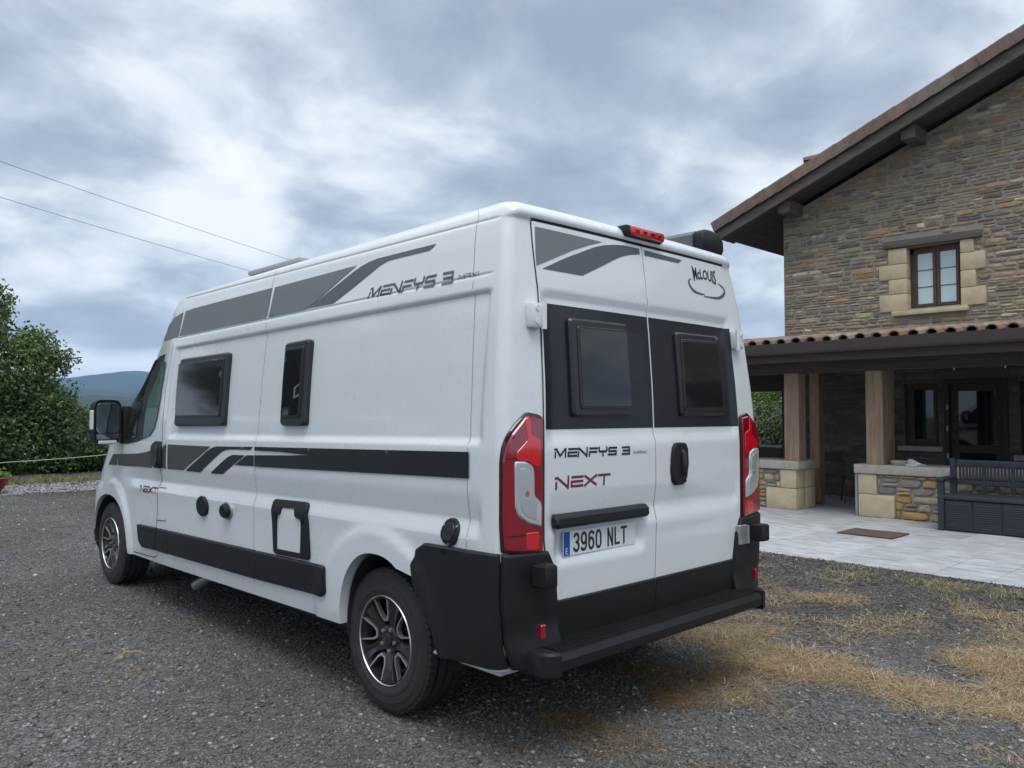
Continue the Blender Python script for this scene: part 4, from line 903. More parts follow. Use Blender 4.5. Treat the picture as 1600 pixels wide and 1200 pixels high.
def ground_material():
    m = bpy.data.materials.new('gravel_ground'); m.use_nodes = True; T = NT(m.node_tree); b = m.node_tree.nodes['Principled BSDF']
    P = T.n('ShaderNodeNewGeometry').outputs['Position']; sp = T.n('ShaderNodeSeparateXYZ', Vector=P)
    fine = T.n('ShaderNodeTexVoronoi', Vector=P, Scale=85.0); fc = T.n('ShaderNodeSeparateColor', Color=fine.outputs['Color']).outputs[0]
    fine2 = T.n('ShaderNodeTexVoronoi', Vector=P, Scale=38.0); fd = T.n('ShaderNodeSeparateColor', Color=fine2.outputs['Color']).outputs[0]
    g = T.m('ADD', T.m('MULTIPLY', fc, .6), T.m('MULTIPLY', fd, .4))
    grav = T.ramp(g, [(.1, (.045, .046, .047)), (.5, (.098, .099, .10)), (.85, (.15, .15, .15)), (.97, (.28, .28, .28))])
    big = T.noise(P, .9, 6, .6); grav = T.mix(1.0, grav, T.ramp(big, [(.3, .78), (.7, 1.18)]), 'MULTIPLY'); grav = T.mix(1.0, grav, T.ramp(T.noise(T.mapping(P, scale=(1, .16, 1)), 1.1, 4, .5), [(.35, .86), (.65, 1.16)]), 'MULTIPLY')
    # dusty, earthy patches
    ep = T.ramp(T.noise(T.mapping(P, loc=(5, 3, 0)), 1.6, 7, .62), [(.50, 0.0), (.66, 1.0)]); grav = T.mix(T.m('MULTIPLY', ep, .32), grav, (.115, .10, .078))
    # dark composted soil by the terrace
    d1 = T.ramp(T.m('ADD', sp.outputs[0], T.m('MULTIPLY', T.noise(P, 1.3, 5, .6), 1.6)), [(.0, 0.0), (1.0, 1.0)])
    soil = T.m('SUBTRACT', T.m('ADD', T.m('ADD', T.m('MULTIPLY', sp.outputs[0], .9), T.m('MULTIPLY', T.m('MINIMUM', sp.outputs[1], 2.5), .5)), T.m('MULTIPLY', T.noise(P, 1.1, 6, .65), 1.6)), 2.3, clamp=True)
    col = T.mix(T.m('MULTIPLY', soil, .75), grav, T.ramp(fc, [(.1, (.03, .028, .027)), (.9, (.11, .10, .095))]))
    # far ground: track, verge and fields in the valley
    field = T.ramp(T.noise(T.mapping(P, scale=(1, .45, 1)), .0075, 3, .5), [(.36, (.035, .065, .025)), (.46, (.075, .12, .035)), (.54, (.10, .13, .045)), (.60, (.21, .19, .05)), (.66, (.05, .09, .03))], 'CONSTANT')
    field = T.mix(.6, field, T.mix(T.noise(P, .03, 5, .6), (.05, .085, .03), (.11, .14, .05)))
    fy = T.m('MULTIPLY', T.m('SUBTRACT', T.m('ADD', sp.outputs[1], T.m('MULTIPLY', T.noise(P, .8, 4, .6), 1.2)), 21.3), .9, clamp=True)
    far = T.n('ShaderNodeVectorMath', _operation='LENGTH', i0=P).outputs['Value']; fr = T.m('MULTIPLY', T.m('SUBTRACT', far, 42.0), .1, clamp=True)
    col = T.mix(T.m('MAXIMUM', fy, fr), col, field)
    m.node_tree.links.new(col, b.inputs['Base Color']); b.inputs['Roughness'].default_value = .92; b.inputs['Specular IOR Level'].default_value = .25
    hgt = T.m('ADD', T.m('MULTIPLY', fine.outputs['Distance'], -.6), T.m('MULTIPLY', fine2.outputs['Distance'], -1.0))
    bp = T.n('ShaderNodeBump', Strength=.8, Distance=.010, Height=hgt); m.node_tree.links.new(bp.outputs[0], b.inputs['Normal'])
    return m
gV, gF, _ = grid_ground(); gd = bulk('ground', gV, gF, ground_material(), smooth=True); tag(gd, kind='structure')
M['pebble'] = mat('gravel_stones', (.1, .1, .1), .85, spec=.3, attr=True)
def scatter_xy(n, r0, r1, spread, rs, pw=1.0):
    r = r0+(r1-r0)*rs.rand(n)**pw; a = rad(44)+(rs.rand(n)-.5)*2*rad(spread)
    return CP.x+r*np.sin(a), CP.y+r*np.cos(a), r
def pebbles(x, y, size, col, name, label, rs):
    n = len(x); base = np.array([(1, 0, 0), (0, 1, 0), (-1, 0, 0), (0, -1, 0), (0, 0, 1), (.0, 0, -1)], float); tri = np.array([(0, 1, 4), (1, 2, 4), (2, 3, 4), (3, 0, 4), (1, 0, 5), (2, 1, 5), (3, 2, 5), (0, 3, 5)])
    V = base[None]*(1+(rs.rand(n, 6, 1)-.5)*.7)+(rs.rand(n, 6, 3)-.5)*.45; V[:, :, 2] *= .62
    a = rs.rand(n)*6.283; ca, sa = np.cos(a)[:, None], np.sin(a)[:, None]; tl = (rs.rand(n)-.5)*.9; ct, st_ = np.cos(tl)[:, None], np.sin(tl)[:, None]
    X = V[:, :, 0]*1.2; Y_ = V[:, :, 1]; Z = V[:, :, 2]; Y2 = Y_*ct-Z*st_; Z2 = Y_*st_+Z*ct; X2 = X*ca-Y2*sa; Y3 = X*sa+Y2*ca
    P = np.stack([X2, Y3, Z2], -1)*size[:, None, None]; P[:, :, 0] += x[:, None]; P[:, :, 1] += y[:, None]; P[:, :, 2] += (ground_z(x, y)+size*.18)[:, None]
    F = (np.arange(n)[:, None, None]*6+tri[None]).reshape(-1, 3); o = bulk(name, P.reshape(-1, 3), F, M['pebble'], None, np.repeat(col, 8, 0)); tag(o, label, 'gravel', None, 'stuff'); return o
rs = np.random.RandomState(11)
x, y, r = scatter_xy(430000, 1.6, 17.5, 56, rs, 1.35); k = (x < 4.59) & (y < 15.3); x, y, r = x[k], y[k], r[k]
n = len(x); g = np.clip(rs.normal(.138, .038, n), .05, .32); hi = rs.rand(n) < .014; g[hi] = rs.uniform(.30, .60, hi.sum())
soil = np.clip(x*.9+np.minimum(y, 2.5)*.5+fbm(x, y, 1.1, 5)*1.6-2.3, 0, 1); g = g*(1-.62*soil)
g *= .74+.52*fbm(x, y*.35, .9, 31)
tint = np.stack([g*rs.uniform(1.0, 1.09, n), g*rs.uniform(.99, 1.05, n), g*rs.uniform(.90, 1.01, n)], -1)
ern = fbm(x, y, .8, 77)[:, None]; tint = np.where(ern > .63, tint*np.array([1.10, 1.0, .86]), tint)
size = np.clip(rs.lognormal(math.log(.0046), .36, n), .003, .017)*(1+r*.045)
pebbles(x, y, size, tint, 'gravel', 'loose grey gravel and small stones covering the yard', rs)
x, y, r = scatter_xy(2600, 2.9, 11, 42, rs, 1.1); k = (x < 4.5); x, y = x[k], y[k]; n = len(x); g = rs.uniform(.07, .30, n)
pebbles(x, y, rs.uniform(.009, .019, n), np.stack([g, g*.98, g*.94], -1), 'larger_stones', 'scattered larger stones lying loose on the gravel', rs)
# paler coarse stone strip at the far edge of the yard
n = 15000; x = rs.uniform(-4.5, 3.4, n); y = 14.3+rs.rand(n)*1.7; k = fbm(x, y, .6, 12)+.3*(1-abs(y-15.2))>.55; x, y = x[k], y[k]; n = len(x); g = rs.uniform(.07, .30, n)+(rs.rand(n) < .06)*.2; pebbles(x, y, rs.uniform(.012, .035, n), np.stack([g, g, g*1.02], -1), 'pale_gravel', 'strip of pale coarse gravel along the far edge of the yard', rs)
# ---------------------------------------------------------------- grass
M['grass'] = mat('grass_blades', (.1, .1, .05), .8, spec=.2, attr=True)
def blades(x, y, h, w, lean, col, name, label, cat, rs, z0=None):
    n = len(x); a = rs.rand(n)*6.283; dx, dy = np.cos(a), np.sin(a); px, py = -dy, dx; z = (ground_z(x, y) if z0 is None else z0)-.004
    L = lean*h; b = np.stack([x, y, z], -1); side = np.stack([px, py, np.zeros(n)], -1)*w[:, None]; d = np.stack([dx, dy, np.zeros(n)], -1)
    up = np.array([0, 0, 1.])
    mid = b+d*(L*.35)[:, None]+up*(h*.6/(1+lean*.5))[:, None]; tip = b+d*(L)[:, None]+up*(h/(1+lean*.9))[:, None]
    V = np.stack([b-side/2, b+side/2, mid-side*.35, mid+side*.35, tip], 1).reshape(-1, 3); i = np.arange(n)[:, None]*5
    F = np.stack([i+np.array([[0, 1, 3]]), i+np.array([[0, 3, 2]]), i+np.array([[2, 3, 4]])], 1).reshape(-1, 3)
    o = bulk(name, V, F, M['grass'], None, np.repeat(col, 3, 0)); tag(o, label, cat, None, 'stuff'); return o
def blobs(bl, dens, rs, soft=.55):
    X = []; Y_ = []
    for (cx, cy, rx, ry, rot, k) in bl:
        n = int(dens*rx*ry*3.14*k*1.9); r = rs.rand(n)**soft; a = rs.rand(n)*6.283; u = rx*r*np.cos(a)*1.25; v = ry*r*np.sin(a)*1.25; c, s = math.cos(rot), math.sin(rot)
        X.append(cx+u*c-v*s); Y_.append(cy+u*s+v*c)
    x, y = np.concatenate(X), np.concatenate(Y_); f = fbm(x, y, .42, 55, 4)+.25*(fbm(x, y, .12, 8, 2)-.5); k = (f > .455+rs.rand(len(x))*.14) & (x < 4.62); return x[k], y[k]
# straw-coloured mats of dead grass
dry = [(.15, .85, .5, .3, .2, .7), (.0, -.25, .45, .25, .1, .5), (1.9, .35, .3, .3, 0, .5), (2.0, -.25, .35, .2, .3, .5), (3.3, -.5, .5, .3, 0, .6), (3.5, .45, .4, .3, 0, .5), (2.9, 1.5, .5, .3, .2, .5), (2.4, -1.9, .9, .5, 0, 1), (1.5, -2.2, .7, .4, 0, 1), (1.42, .52, .34, .22, -.6, 1), (1.35, .05, .30, .36, .2, 1.2), (1.10, -.42, .40, .30, .3, 1.2), (.78, -.10, .42, .26, .8, .8), (1.25, -.95, .42, .34, -.2, 1.3), (1.75, -.86, .55, .22, .1, 1.1), (2.30, -.95, .55, .25, 0, 1), (1.15, -1.45, .45, .4, 0, 1.2), (2.0, -1.35, .7, .4, 0, 1.1),
       (.35, .45, .55, .34, .3, .8), (-.15, .15, .45, .30, .2, .6), (2.75, .55, .35, .22, .3, .5), (2.35, .15, .30, .16, -.4, .6), (2.6, -.30, .40, .16, .1, .7), (3.2, .9, .5, .3, 0, .45), (3.0, .1, .5, .25, 0, .4), (-.55, .55, .3, .5, 0, .35)]
x, y = blobs(dry, 4200, rs); n = len(x); h = rs.uniform(.018, .075, n)*(.6+.9*fbm(x, y, .25, 91)); dcol = np.array([(.38, .265, .145), (.46, .34, .20), (.34, .215, .105), (.50, .41, .27), (.25, .19, .105)])[rs.randint(0, 5, n)]*rs.uniform(.7, 1.15, (n, 1))
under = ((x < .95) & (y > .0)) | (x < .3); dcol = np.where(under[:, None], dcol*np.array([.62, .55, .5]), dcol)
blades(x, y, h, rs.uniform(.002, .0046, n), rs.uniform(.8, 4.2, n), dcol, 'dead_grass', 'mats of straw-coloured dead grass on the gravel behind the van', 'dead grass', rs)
# longer straw scattered near the terrace and a green fringe along its edge
fr = [(4.2, y_, .38, .45, 0, 1) for y_ in np.arange(-3.0, 6.5, .6)]+[(3.7, y_, .45, .4, 0, .5) for y_ in np.arange(-2.6, 3.5, .8)]
x, y = blobs(fr, 1500, rs, .8); n = len(x); c = np.array([(.22, .20, .085), (.34, .29, .16), (.40, .33, .19), (.12, .16, .05), (.46, .38, .24)])[rs.randint(0, 5, n)]*rs.uniform(.7, 1.2, (n, 1))
blades(x, y, rs.uniform(.02, .07, n), rs.uniform(.002, .004, n), rs.uniform(.4, 2.4, n), c, 'rough_grass', 'sparse half-dry grass growing along the terrace edge', 'grass', rs)
gr = [(2.0, -.56, .14, .10, 0, 1.5), (2.42, -.26, .12, .08, 0, 1), (3.9, -.3, .3, .25, 0, .8), (.3, -.95, .3, .3, 0, .35), (.85, -1.5, .35, .3, 0, .5), (4.35, .2, .2, .5, 0, .8), (-.6, -.3, .4, .2, 0, .25), (1.6, -1.9, .5, .3, 0, .5)]
x, y = blobs(gr, 3800, rs); n = len(x); c = np.array([(.06, .10, .02), (.09, .13, .035), (.13, .14, .05)])[rs.randint(0, 3, n)]*rs.uniform(.7, 1.2, (n, 1))
blades(x, y, rs.uniform(.01, .035, n), rs.uniform(.002, .003, n), rs.uniform(.3, 1.6, n), c, 'green_grass', 'small tufts of green grass sprouting through the gravel', 'grass', rs)
n = 5200; x = rs.uniform(1.0, 4.5, n); y = rs.uniform(-2.2, 2.6, n); c = np.array([(.44, .36, .22), (.52, .45, .32), (.30, .22, .12)])[rs.randint(0, 3, n)]*rs.uniform(.8, 1.2, (n, 1))
blades(x, y, rs.uniform(.015, .05, n), rs.uniform(.0015, .003, n), rs.uniform(2, 4.5, n), c, 'straw', 'loose bits of straw strewn over the dark soil', 'straw', rs)
n = 900; x = rs.uniform(-3, 1.5, n); y = rs.uniform(-.6, 4, n); k = fbm(x, y, .5, 3) > .6; x, y = x[k], y[k]; n = len(x); c = np.array([(.30, .24, .13), (.2, .16, .09)])[rs.randint(0, 2, n)]
blades(x, y, rs.uniform(.01, .03, n), rs.uniform(.0015, .003, n), rs.uniform(1, 4, n), c, 'straw', 'few stray stalks of straw on the open gravel', 'straw', rs)
# verge beyond the yard
n = 42000; x = rs.uniform(-5, 6, n); y = rs.uniform(15.9, 22.5, n); trk = (y > 16.9+.12*x) & (y < 17.9+.12*x); k = ~trk & ((y > 17.9+.12*x) | (fbm(x, y, .7, 6) > .52)); x, y = x[k], y[k]; n = len(x)
c = np.array([(.11, .20, .035), (.16, .25, .06), (.20, .24, .08)])[rs.randint(0, 3, n)]*rs.uniform(.7, 1.2, (n, 1)); c = np.where((y < 16.6+.12*x)[:, None], c*np.array([1.35, .95, 1.0]), c)
blades(x, y, rs.uniform(.04, .16, n), rs.uniform(.006, .014, n), rs.uniform(.1, .9, n), c, 'verge_grass', 'green grass verge between the yard and the hedge', 'grass', rs)
# yellow cable-tie like twig on the gravel
q = MB(); q.tube([(-1.67, 2.70, .012), (-1.60, 2.735, .035), (-1.53, 2.72, .03), (-1.50, 2.69, .012)], .004, 5); tag(q.build('twig', mat('yellow_twig', (.42, .33, .10), .7), None, 40), 'short yellow bent twig lying alone on the gravel beside the van', 'twig')
# ================================================================ ground sheets near the house
rnd = random.Random(7); nr = np.random.RandomState(5)
PX = 4.60
patio = empty('patio'); tag(patio, kind='structure')
M['slab'] = mat('stamped_concrete', (.33, .34, .345), .7, attr=True, noise=(2.4, .42, (4.5, 1.3, 1)), bump=(14, .35, .01))
M['joint'] = mat('slab_joint', (.16, .16, .158), .9)
b = MB(); b.box(PX+.01, -7, -.12, 20, 9.5, -.004); b.build('slab_bed', M['joint'], patio)
ys_ = [-6.93]
while ys_[-1] < 9.4: ys_.append(ys_[-1]+.478)
k = 0
for i, y in enumerate(ys_[:-1]):
    x = PX; j = 0
    while x < 11:
        L = 1.35 if j else (.7+.65*((i*37) % 10)/10)
        x1 = min(x+L, 11.05); g = .37+rnd.uniform(-.04, .04); wob = rnd.uniform(-.0015, .0015)
        bb = MB(); bb.box(x+.003, y+.003, -.05, x1-.003, y+.478-.003, .006+wob, .006, c=(g, g*1.005, g*1.03)); bb.build('slab', M['slab'], patio, 0)
        x = x1; j += 1
# ================================================================ stone walls
M['stone'] = mat('rubble_stone', (.3, .3, .3), .85, attr=True, noise=(9, .28), bump=(26, .6, .02))
M['mortar'] = mat('mortar', (.31, .285, .245), .95, noise=(5, .15), bump=(60, .5, .01))
M['ashlar'] = mat('sandstone_block', (.56, .46, .31), .8, noise=(7, .16), bump=(60, .25, .006))
M['sill'] = mat('stone_coping', (.42, .385, .33), .8, noise=(9, .2), bump=(50, .3, .006))
SC = [((.25, .215, .165), 10), ((.30, .26, .20), 9), ((.20, .19, .17), 9), ((.30, .245, .17), 7), ((.34, .25, .15), 3), ((.17, .155, .145), 5), ((.27, .20, .14), 5), ((.55, .48, .40), 1.6), ((.42, .29, .22), 1.6), ((.40, .35, .26), 3)]
def scol(r, pal=SC):
    t = r.uniform(0, sum(w for _, w in pal))
    for c, w in pal:
        t -= w
        if t <= 0: break
    k = r.uniform(.82, 1.18); return (min(.8, c[0]*k*1.12), min(.8, c[1]*k*1.04), min(.8, c[2]*k*.93))
def stone_shape(r, u0, u1, z0, z1, depth):
    """irregular outline of 8 points, bevelled; local coords (u, z, out)"""
    w, h = u1-u0, z1-z0; cx, cz = (u0+u1)/2, (z0+z1)/2; jx = min(.05, w*.18); jz = min(.024, h*.28)
    P = []
    for (sx, sz) in ((-1, -1), (0, -1), (1, -1), (1, 0), (1, 1), (0, 1), (-1, 1), (-1, 0)):
        x = cx+sx*w/2; z = cz+sz*h/2
        if sx and sz: x -= sx*r.uniform(.1, 1)*jx; z -= sz*r.uniform(.05, .8)*jz
        elif sz: x += r.uniform(-.25, .25)*w; z -= sz*r.uniform(-.1, .35)*jz
        else: z += r.uniform(-.2, .2)*h; x -= sx*r.uniform(0, .35)*jx
        P.append((x, z))
    bv = min(.014, h*.22); Q = []
    for x, z in P:
        d = math.hypot(x-cx, z-cz) or 1; Q.append((cx+(x-cx)*(1-bv/max(d, bv*2)), cz+(z-cz)*(1-bv*.9/max(h/2, bv*2))))
    dt = [depth*r.uniform(.8, 1.15) for _ in Q]
    V = [(x, z, -.03) for x, z in P]+[(x, z, depth*.35) for x, z in P]+[(x, z, d) for (x, z), d in zip(Q, dt)]
    V.append((cx+r.uniform(-.1, .1)*w, cz, depth*r.uniform(1.0, 1.25)))
    F = []
    for i in range(8):
        j = (i+1) % 8; F += [(i, j, 8+j, 8+i), (8+i, 8+j, 16+j, 16+i), (16+i, 16+j, 24)]
    return V, F
def rubble(r, u0, u1, z0, z1, blocked=(), top=None, hr=(.040, .105), wr=(.10, .40)):
    out = []; z = z0
    while z < z1-.02:
        h = r.uniform(*hr); 
        if z+h > z1-.03: h = z1-z
        u = u0
        while u < u1-.02:
            w = r.uniform(*wr)*(.75+h*4)
            if u+w > u1-.07: w = u1-u
            a, b_ = u, u+w; zz0, zz1 = z+r.uniform(-.008, .008), z+h+r.uniform(-.010, .010)
            skip = False
            for (bu0, bu1, bz0, bz1) in blocked:
                if zz1 > bz0 and zz0 < bz1 and b_ > bu0 and a < bu1:
                    if a < bu0-.05: b_ = bu0
                    elif b_ > bu1+.05: a = bu1
                    else: skip = True
            if not skip and top is not None and zz1 > min(top(a), top(b_))-.005:
                zt = min(top(a), top(b_))-.005
                if zt-zz0 < .03: skip = True
                else: zz1 = zt
            if not skip and b_-a > .03:
                g = .006; 
                if h > .085 and r.random() < .30 and b_-a > .14:
                    zm = (zz0+zz1)/2; out += [(a+g, b_-g, zz0+g*.8, zm-g*.6), (a+g, b_-g, zm+g*.6, zz1-g*.8)]
                else: out.append((a+g, b_-g, zz0+g*.8, zz1-g*.8))
            u += w
        z += h
    return out
def place(V, face, pos):
    """face '-X': plane x = pos facing -x, u runs along y; '-Y': plane y = pos facing -y, u along x; '+Y'"""
    if face == '-X': return [(pos-o, u, z) for u, z, o in V]
    if face == '-Y': return [(u, pos-o, z) for u, z, o in V]
    if face == '+Y': return [(u, pos+o, z) for u, z, o in V]
    return [(pos+o, u, z) for u, z, o in V]
def lay_stones(stones, face, pos, parent, r, limit=300, key=None, pal=SC, depth=.013, name='stone'):
    stones = sorted(stones, key=key) if key else stones
    bulkV = []; bulkF = []; bulkC = []
    for i, (a, b_, c, d) in enumerate(stones):
        V, F = stone_shape(r, a, b_, c, d, depth*r.uniform(.6, 1.4)); V = place(V, face, pos); col = scol(r, pal)
        if i < limit: mk(name, V, F, M['stone'], parent, 0, [col]*len(F))
        else:
            k = len(bulkV); bulkV += V; bulkF += [tuple(k+q for q in f) for f in F]; bulkC += [col]*len(F)
    if bulkV: tag(mk('rubble', bulkV, bulkF, M['stone'], parent, 0, bulkC), kind='stuff')
# ================================================================ THE HOUSE
house = empty('farmhouse', (0, 0, 0))
tag(house, 'two-storey stone farmhouse with gabled tile roof and a dark open porch', 'house')
HX, HY0, HY1 = 11.0, -7.9, 4.90
SL = .383; RY = (HY0+HY1)/2
def top_at(y): return 5.245+SL*(min(HY1-y, y-HY0)+.0)
wl = empty('gable_wall', (0, 0, 0), 0, house)
b = MB(); mz = -.1
WY0, WY1, WZ0, WZ1 = 1.815, 2.655, 3.285, 4.34          # upper window opening
def wall_piece(y0, y1, z0, z1): b.box(HX, y0, z0, HX+.45, y1, z1)
# ground-floor openings behind the porch: window, door, window
G = [(2.20, 2.74, .95, 2.0), (1.18, 2.12, 0, 2.06), (-.6, 1.02, .85, 2.0)]
M['mortar_shade'] = mat('shade_darkened_mortar', (.13, .12, .105), .95, noise=(5, .2), bump=(60, .5, .01))  # ground-floor mortar darkened in its colour to imitate the porch shade
for prof_, mt_ in (([(HY0, 2.75), (HY0, top_at(HY0)), (RY, top_at(RY)), (HY1, top_at(HY1)), (HY1, 2.75)], 'mortar'), ([(HY0, 0), (HY0, 2.75), (HY1, 2.75), (HY1, 0)], 'mortar_shade')):
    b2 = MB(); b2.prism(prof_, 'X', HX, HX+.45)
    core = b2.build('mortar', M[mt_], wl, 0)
    cut = MB()
    for (a, c, e, f) in G+[(WY0, WY1, WZ0, WZ1)]: cut.box(HX-.2, a, e-.001, HX+.7, c, f)
    co = cut.build('cutter', None, None, 0); bm_ = core.modifiers.new('b', 'BOOLEAN'); bm_.object = co; bm_.solver = 'EXACT'
    dg = bpy.context.evaluated_depsgraph_get(); mm = bpy.data.meshes.new_from_object(core.evaluated_get(dg)); core.modifiers.clear(); core.data = mm; bpy.data.objects.remove(co)
b = MB(); b.box(HX+.45, HY1-.45, 0, 20, HY1-.004, 5.2); b.box(HX+.45, HY0, 0, 20, HY0+.45, 5.2); b.box(HX+2.6, HY0+.5, 0, HX+2.7, HY1-.5, 5.6); b.box(HX+.46, HY0+.46, 2.45, HX+2.6, HY1-.46, 2.6); b.build('rear_walls', M['mortar'], house, 0)
Q = []   # quoin blocks round the upper window, (y0, y1, z0, z1)
zc = WZ0-.03
left = [(.46, .30), (.30, .26), (.46, .26), (.30, .27)]; zz = WZ0-.03
for w, h in left: Q.append((WY1-.004, WY1+w, zz, zz+h-.006)); zz += h
zz = WZ0-.03
for w, h in [(.36, .30), (.22, .28), (.36, .29), (.20, .22)]: Q.append((WY0-w, WY0+.004, zz, zz+h-.006)); zz += h
blk = [(a-.01, c+.01, e-.01, f+.015) for a, c, e, f in Q]+[(WY0, WY1, WZ0-.1, WZ1+.05)]+[(WY0-.33, WY1+.39, WZ1, WZ1+.15), (WY0-.12, WY1+.26, WZ0-.12, WZ0)]
blk += [(a-.01, c+.01, e-.09, f+.02) for a, c, e, f in G]
r7 = random.Random(21)
stn = rubble(r7, HY0, HY1, 2.9, 8.0, blk, top_at)
vis = lambda s: -((s[1]-s[0])*(s[3]-s[2])*(1 if s[0] > .3 and s[3] > 3.0 else 0)/((s[0]+s[1])**2*0+1))
lay_stones(stn, '-X', HX, wl, r7, 290, vis)
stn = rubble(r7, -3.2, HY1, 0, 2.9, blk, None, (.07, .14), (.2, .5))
SHADE_PAL = [((.115, .105, .09), 5), ((.15, .13, .10), 4), ((.09, .09, .088), 5), ((.17, .135, .09), 2)]  # stone colours darkened too, porch shade painted into the back wall
lay_stones(stn, '-X', HX, wl, r7, 0, None, SHADE_PAL)
q = MB(); q.box(HX-.003, -5.2, 0, HX, HY1-.6, 2.4); 
stn = rubble(r7, HX, 20, 2.6, 5.2, [], None); 
lay_stones(stn, '+Y', HY1-.004, wl, r7, 0)
for (a, c, e, f) in Q:
    q = MB(); q.box(HX-.035, a, e, HX+.30, c, f, .012); q.build('quoin', M['ashlar'], wl)
M['oak'] = mat('old_timber', (.13, .113, .097), .85, noise=(7, .35, (1, .35, 3)), bump=(22, .5, .01, (1, .25, 3)))
M['timber'] = mat('porch_timber', (.29, .20, .135), .8, noise=(6, .38, (4, 4, .45)), bump=(22, .5, .008, (4, 4, .3)))
M['darkwood'] = mat('dark_stained_timber', (.062, .044, .034), .7, noise=(5, .3, (1, .3, 3)), bump=(20, .3, .005))
M['winframe'] = mat('brown_window_timber', (.085, .048, .032), .5, noise=(9, .2))
M['soffit'] = mat('soffit_boards', (.08, .08, .082), .8, noise=(6, .25, (3, .5, 1)))
q = MB(); q.box(HX-.07, WY0-.32, WZ1+.012, HX+.3, WY1+.38, WZ1+.135, .012, rot=Matrix.Rotation(rad(.6), 3, 'X')); q.build('lintel', M['oak'], wl)
q = MB(); q.box(HX-.09, WY0-.11, WZ0-.115, HX+.28, WY1+.24, WZ0-.035, .01); q.build('sill', M['ashlar'], wl)
def window(y0, y1, z0, z1, x, leaves, bars, parent, glass, curtain=None):
    w = empty('window', (0, 0, 0), 0, parent); ft = .055
    f = MB(); f.box(x, y0, z0, x+.07, y0+ft, z1, .004); f.box(x, y1-ft, z0, x+.07, y1, z1, .004); f.box(x+.001, y0+ft, z0, x+.069, y1-ft, z0+ft, .004); f.box(x+.001, y0+ft, z1-ft, x+.069, y1-ft, z1, .004); f.build('frame', M['winframe'], w)
    iw = (y1-y0-2*ft)/leaves
    for i in range(leaves):
        a = y0+ft+i*iw+.003; c = a+iw-.006; s = .052
        f = MB(); f.box(x-.012, a, z0+ft, x+.05, a+s, z1-ft, .004); f.box(x-.012, c-s, z0+ft, x+.05, c, z1-ft, .004); f.box(x-.011, a+s, z0+ft, x+.049, c-s, z0+ft+s, .004); f.box(x-.011, a+s, z1-ft-s, x+.049, c-s, z1-ft, .004); f.build('sash', M['winframe'], w)
        gz0, gz1 = z0+ft+s, z1-ft-s; n = bars+1; hgt = (gz1-gz0)/n
        for k in range(n):
            q = MB(); q.box(x+.015, a+s+.001, gz0+k*hgt+.006, x+.022, c-s-.001, gz0+(k+1)*hgt-.006); q.build('pane', glass, w, 0)
            if k: q = MB(); q.box(x+.005, a+s, gz0+k*hgt-.006, x+.03, c-s, gz0+k*hgt+.006); q.build('glazing_bar', M['winframe'], w, 0)
    return w
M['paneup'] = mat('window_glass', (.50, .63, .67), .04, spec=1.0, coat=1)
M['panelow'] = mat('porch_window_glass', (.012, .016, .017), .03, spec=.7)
window(WY0+.007, WY1-.007, WZ0-.03, WZ1, HX+.14, 2, 2, house, M['paneup'])
q = MB(); q.box(HX+.14, WY0, WZ1-.10, HX+.2, WY1, WZ1+.0); q.build('window_header', M['winframe'], house, 0)
# porch windows and door
window(2.205, 2.735, .95, 2.0, HX+.12, 1, 0, house, M['panelow'])
window(-.595, 1.015, .85, 2.0, HX+.12, 2, 0, house, M['panelow'])
for (a, c, e, f) in (G[0], G[2]):
    q = MB(); q.box(HX-.12, a-.08, e-.09, HX+.2, c+.08, e-.004, .008); q.build('sill', M['sill'], wl)
dr = empty('front_door', (0, 0, 0), 0, house)
q = MB(); q.box(HX-.02, 1.185, 0, HX+.1, 1.26, 2.055, .005); q.box(HX-.02, 2.04, 0, HX+.1, 2.115, 2.055, .005); q.box(HX-.02, 1.26, 1.98, HX+.1, 2.04, 2.055, .005); q.build('frame', M['darkwood'], dr)
q = MB(); q.box(HX+.06, 1.265, 0.01, HX+.10, 1.38, 1.975, .004); q.box(HX+.06, 1.92, 0.01, HX+.10, 2.035, 1.975, .004); q.box(HX+.061, 1.38, .01, HX+.099, 1.92, .3, .004); q.box(HX+.061, 1.38, 1.86, HX+.099, 1.92, 1.975, .004); q.box(HX+.061, 1.38, .85, HX+.099, 1.92, .98, .004); q.build('door_leaf', M['darkwood'], dr)
q = MB(); q.box(HX+.075, 1.38, .98, HX+.082, 1.92, 1.86); q.box(HX+.075, 1.38, .3, HX+.082, 1.92, .85); q.build('pane', M['panelow'], dr, 0)
q = MB(); q.tube([(HX+.05, 1.33, 1.0), (HX+.01, 1.33, 1.0), (HX+.01, 1.43, 1.0)], .01, 6); q.build('handle', M['chrome'], dr)
for z in (.75, 1.2, 1.55):
    q = MB(); q.box(HX-.03, 2.045, z, HX-.018, 2.075, z+.09, .003); q.build('hinge', M['galv'], dr)
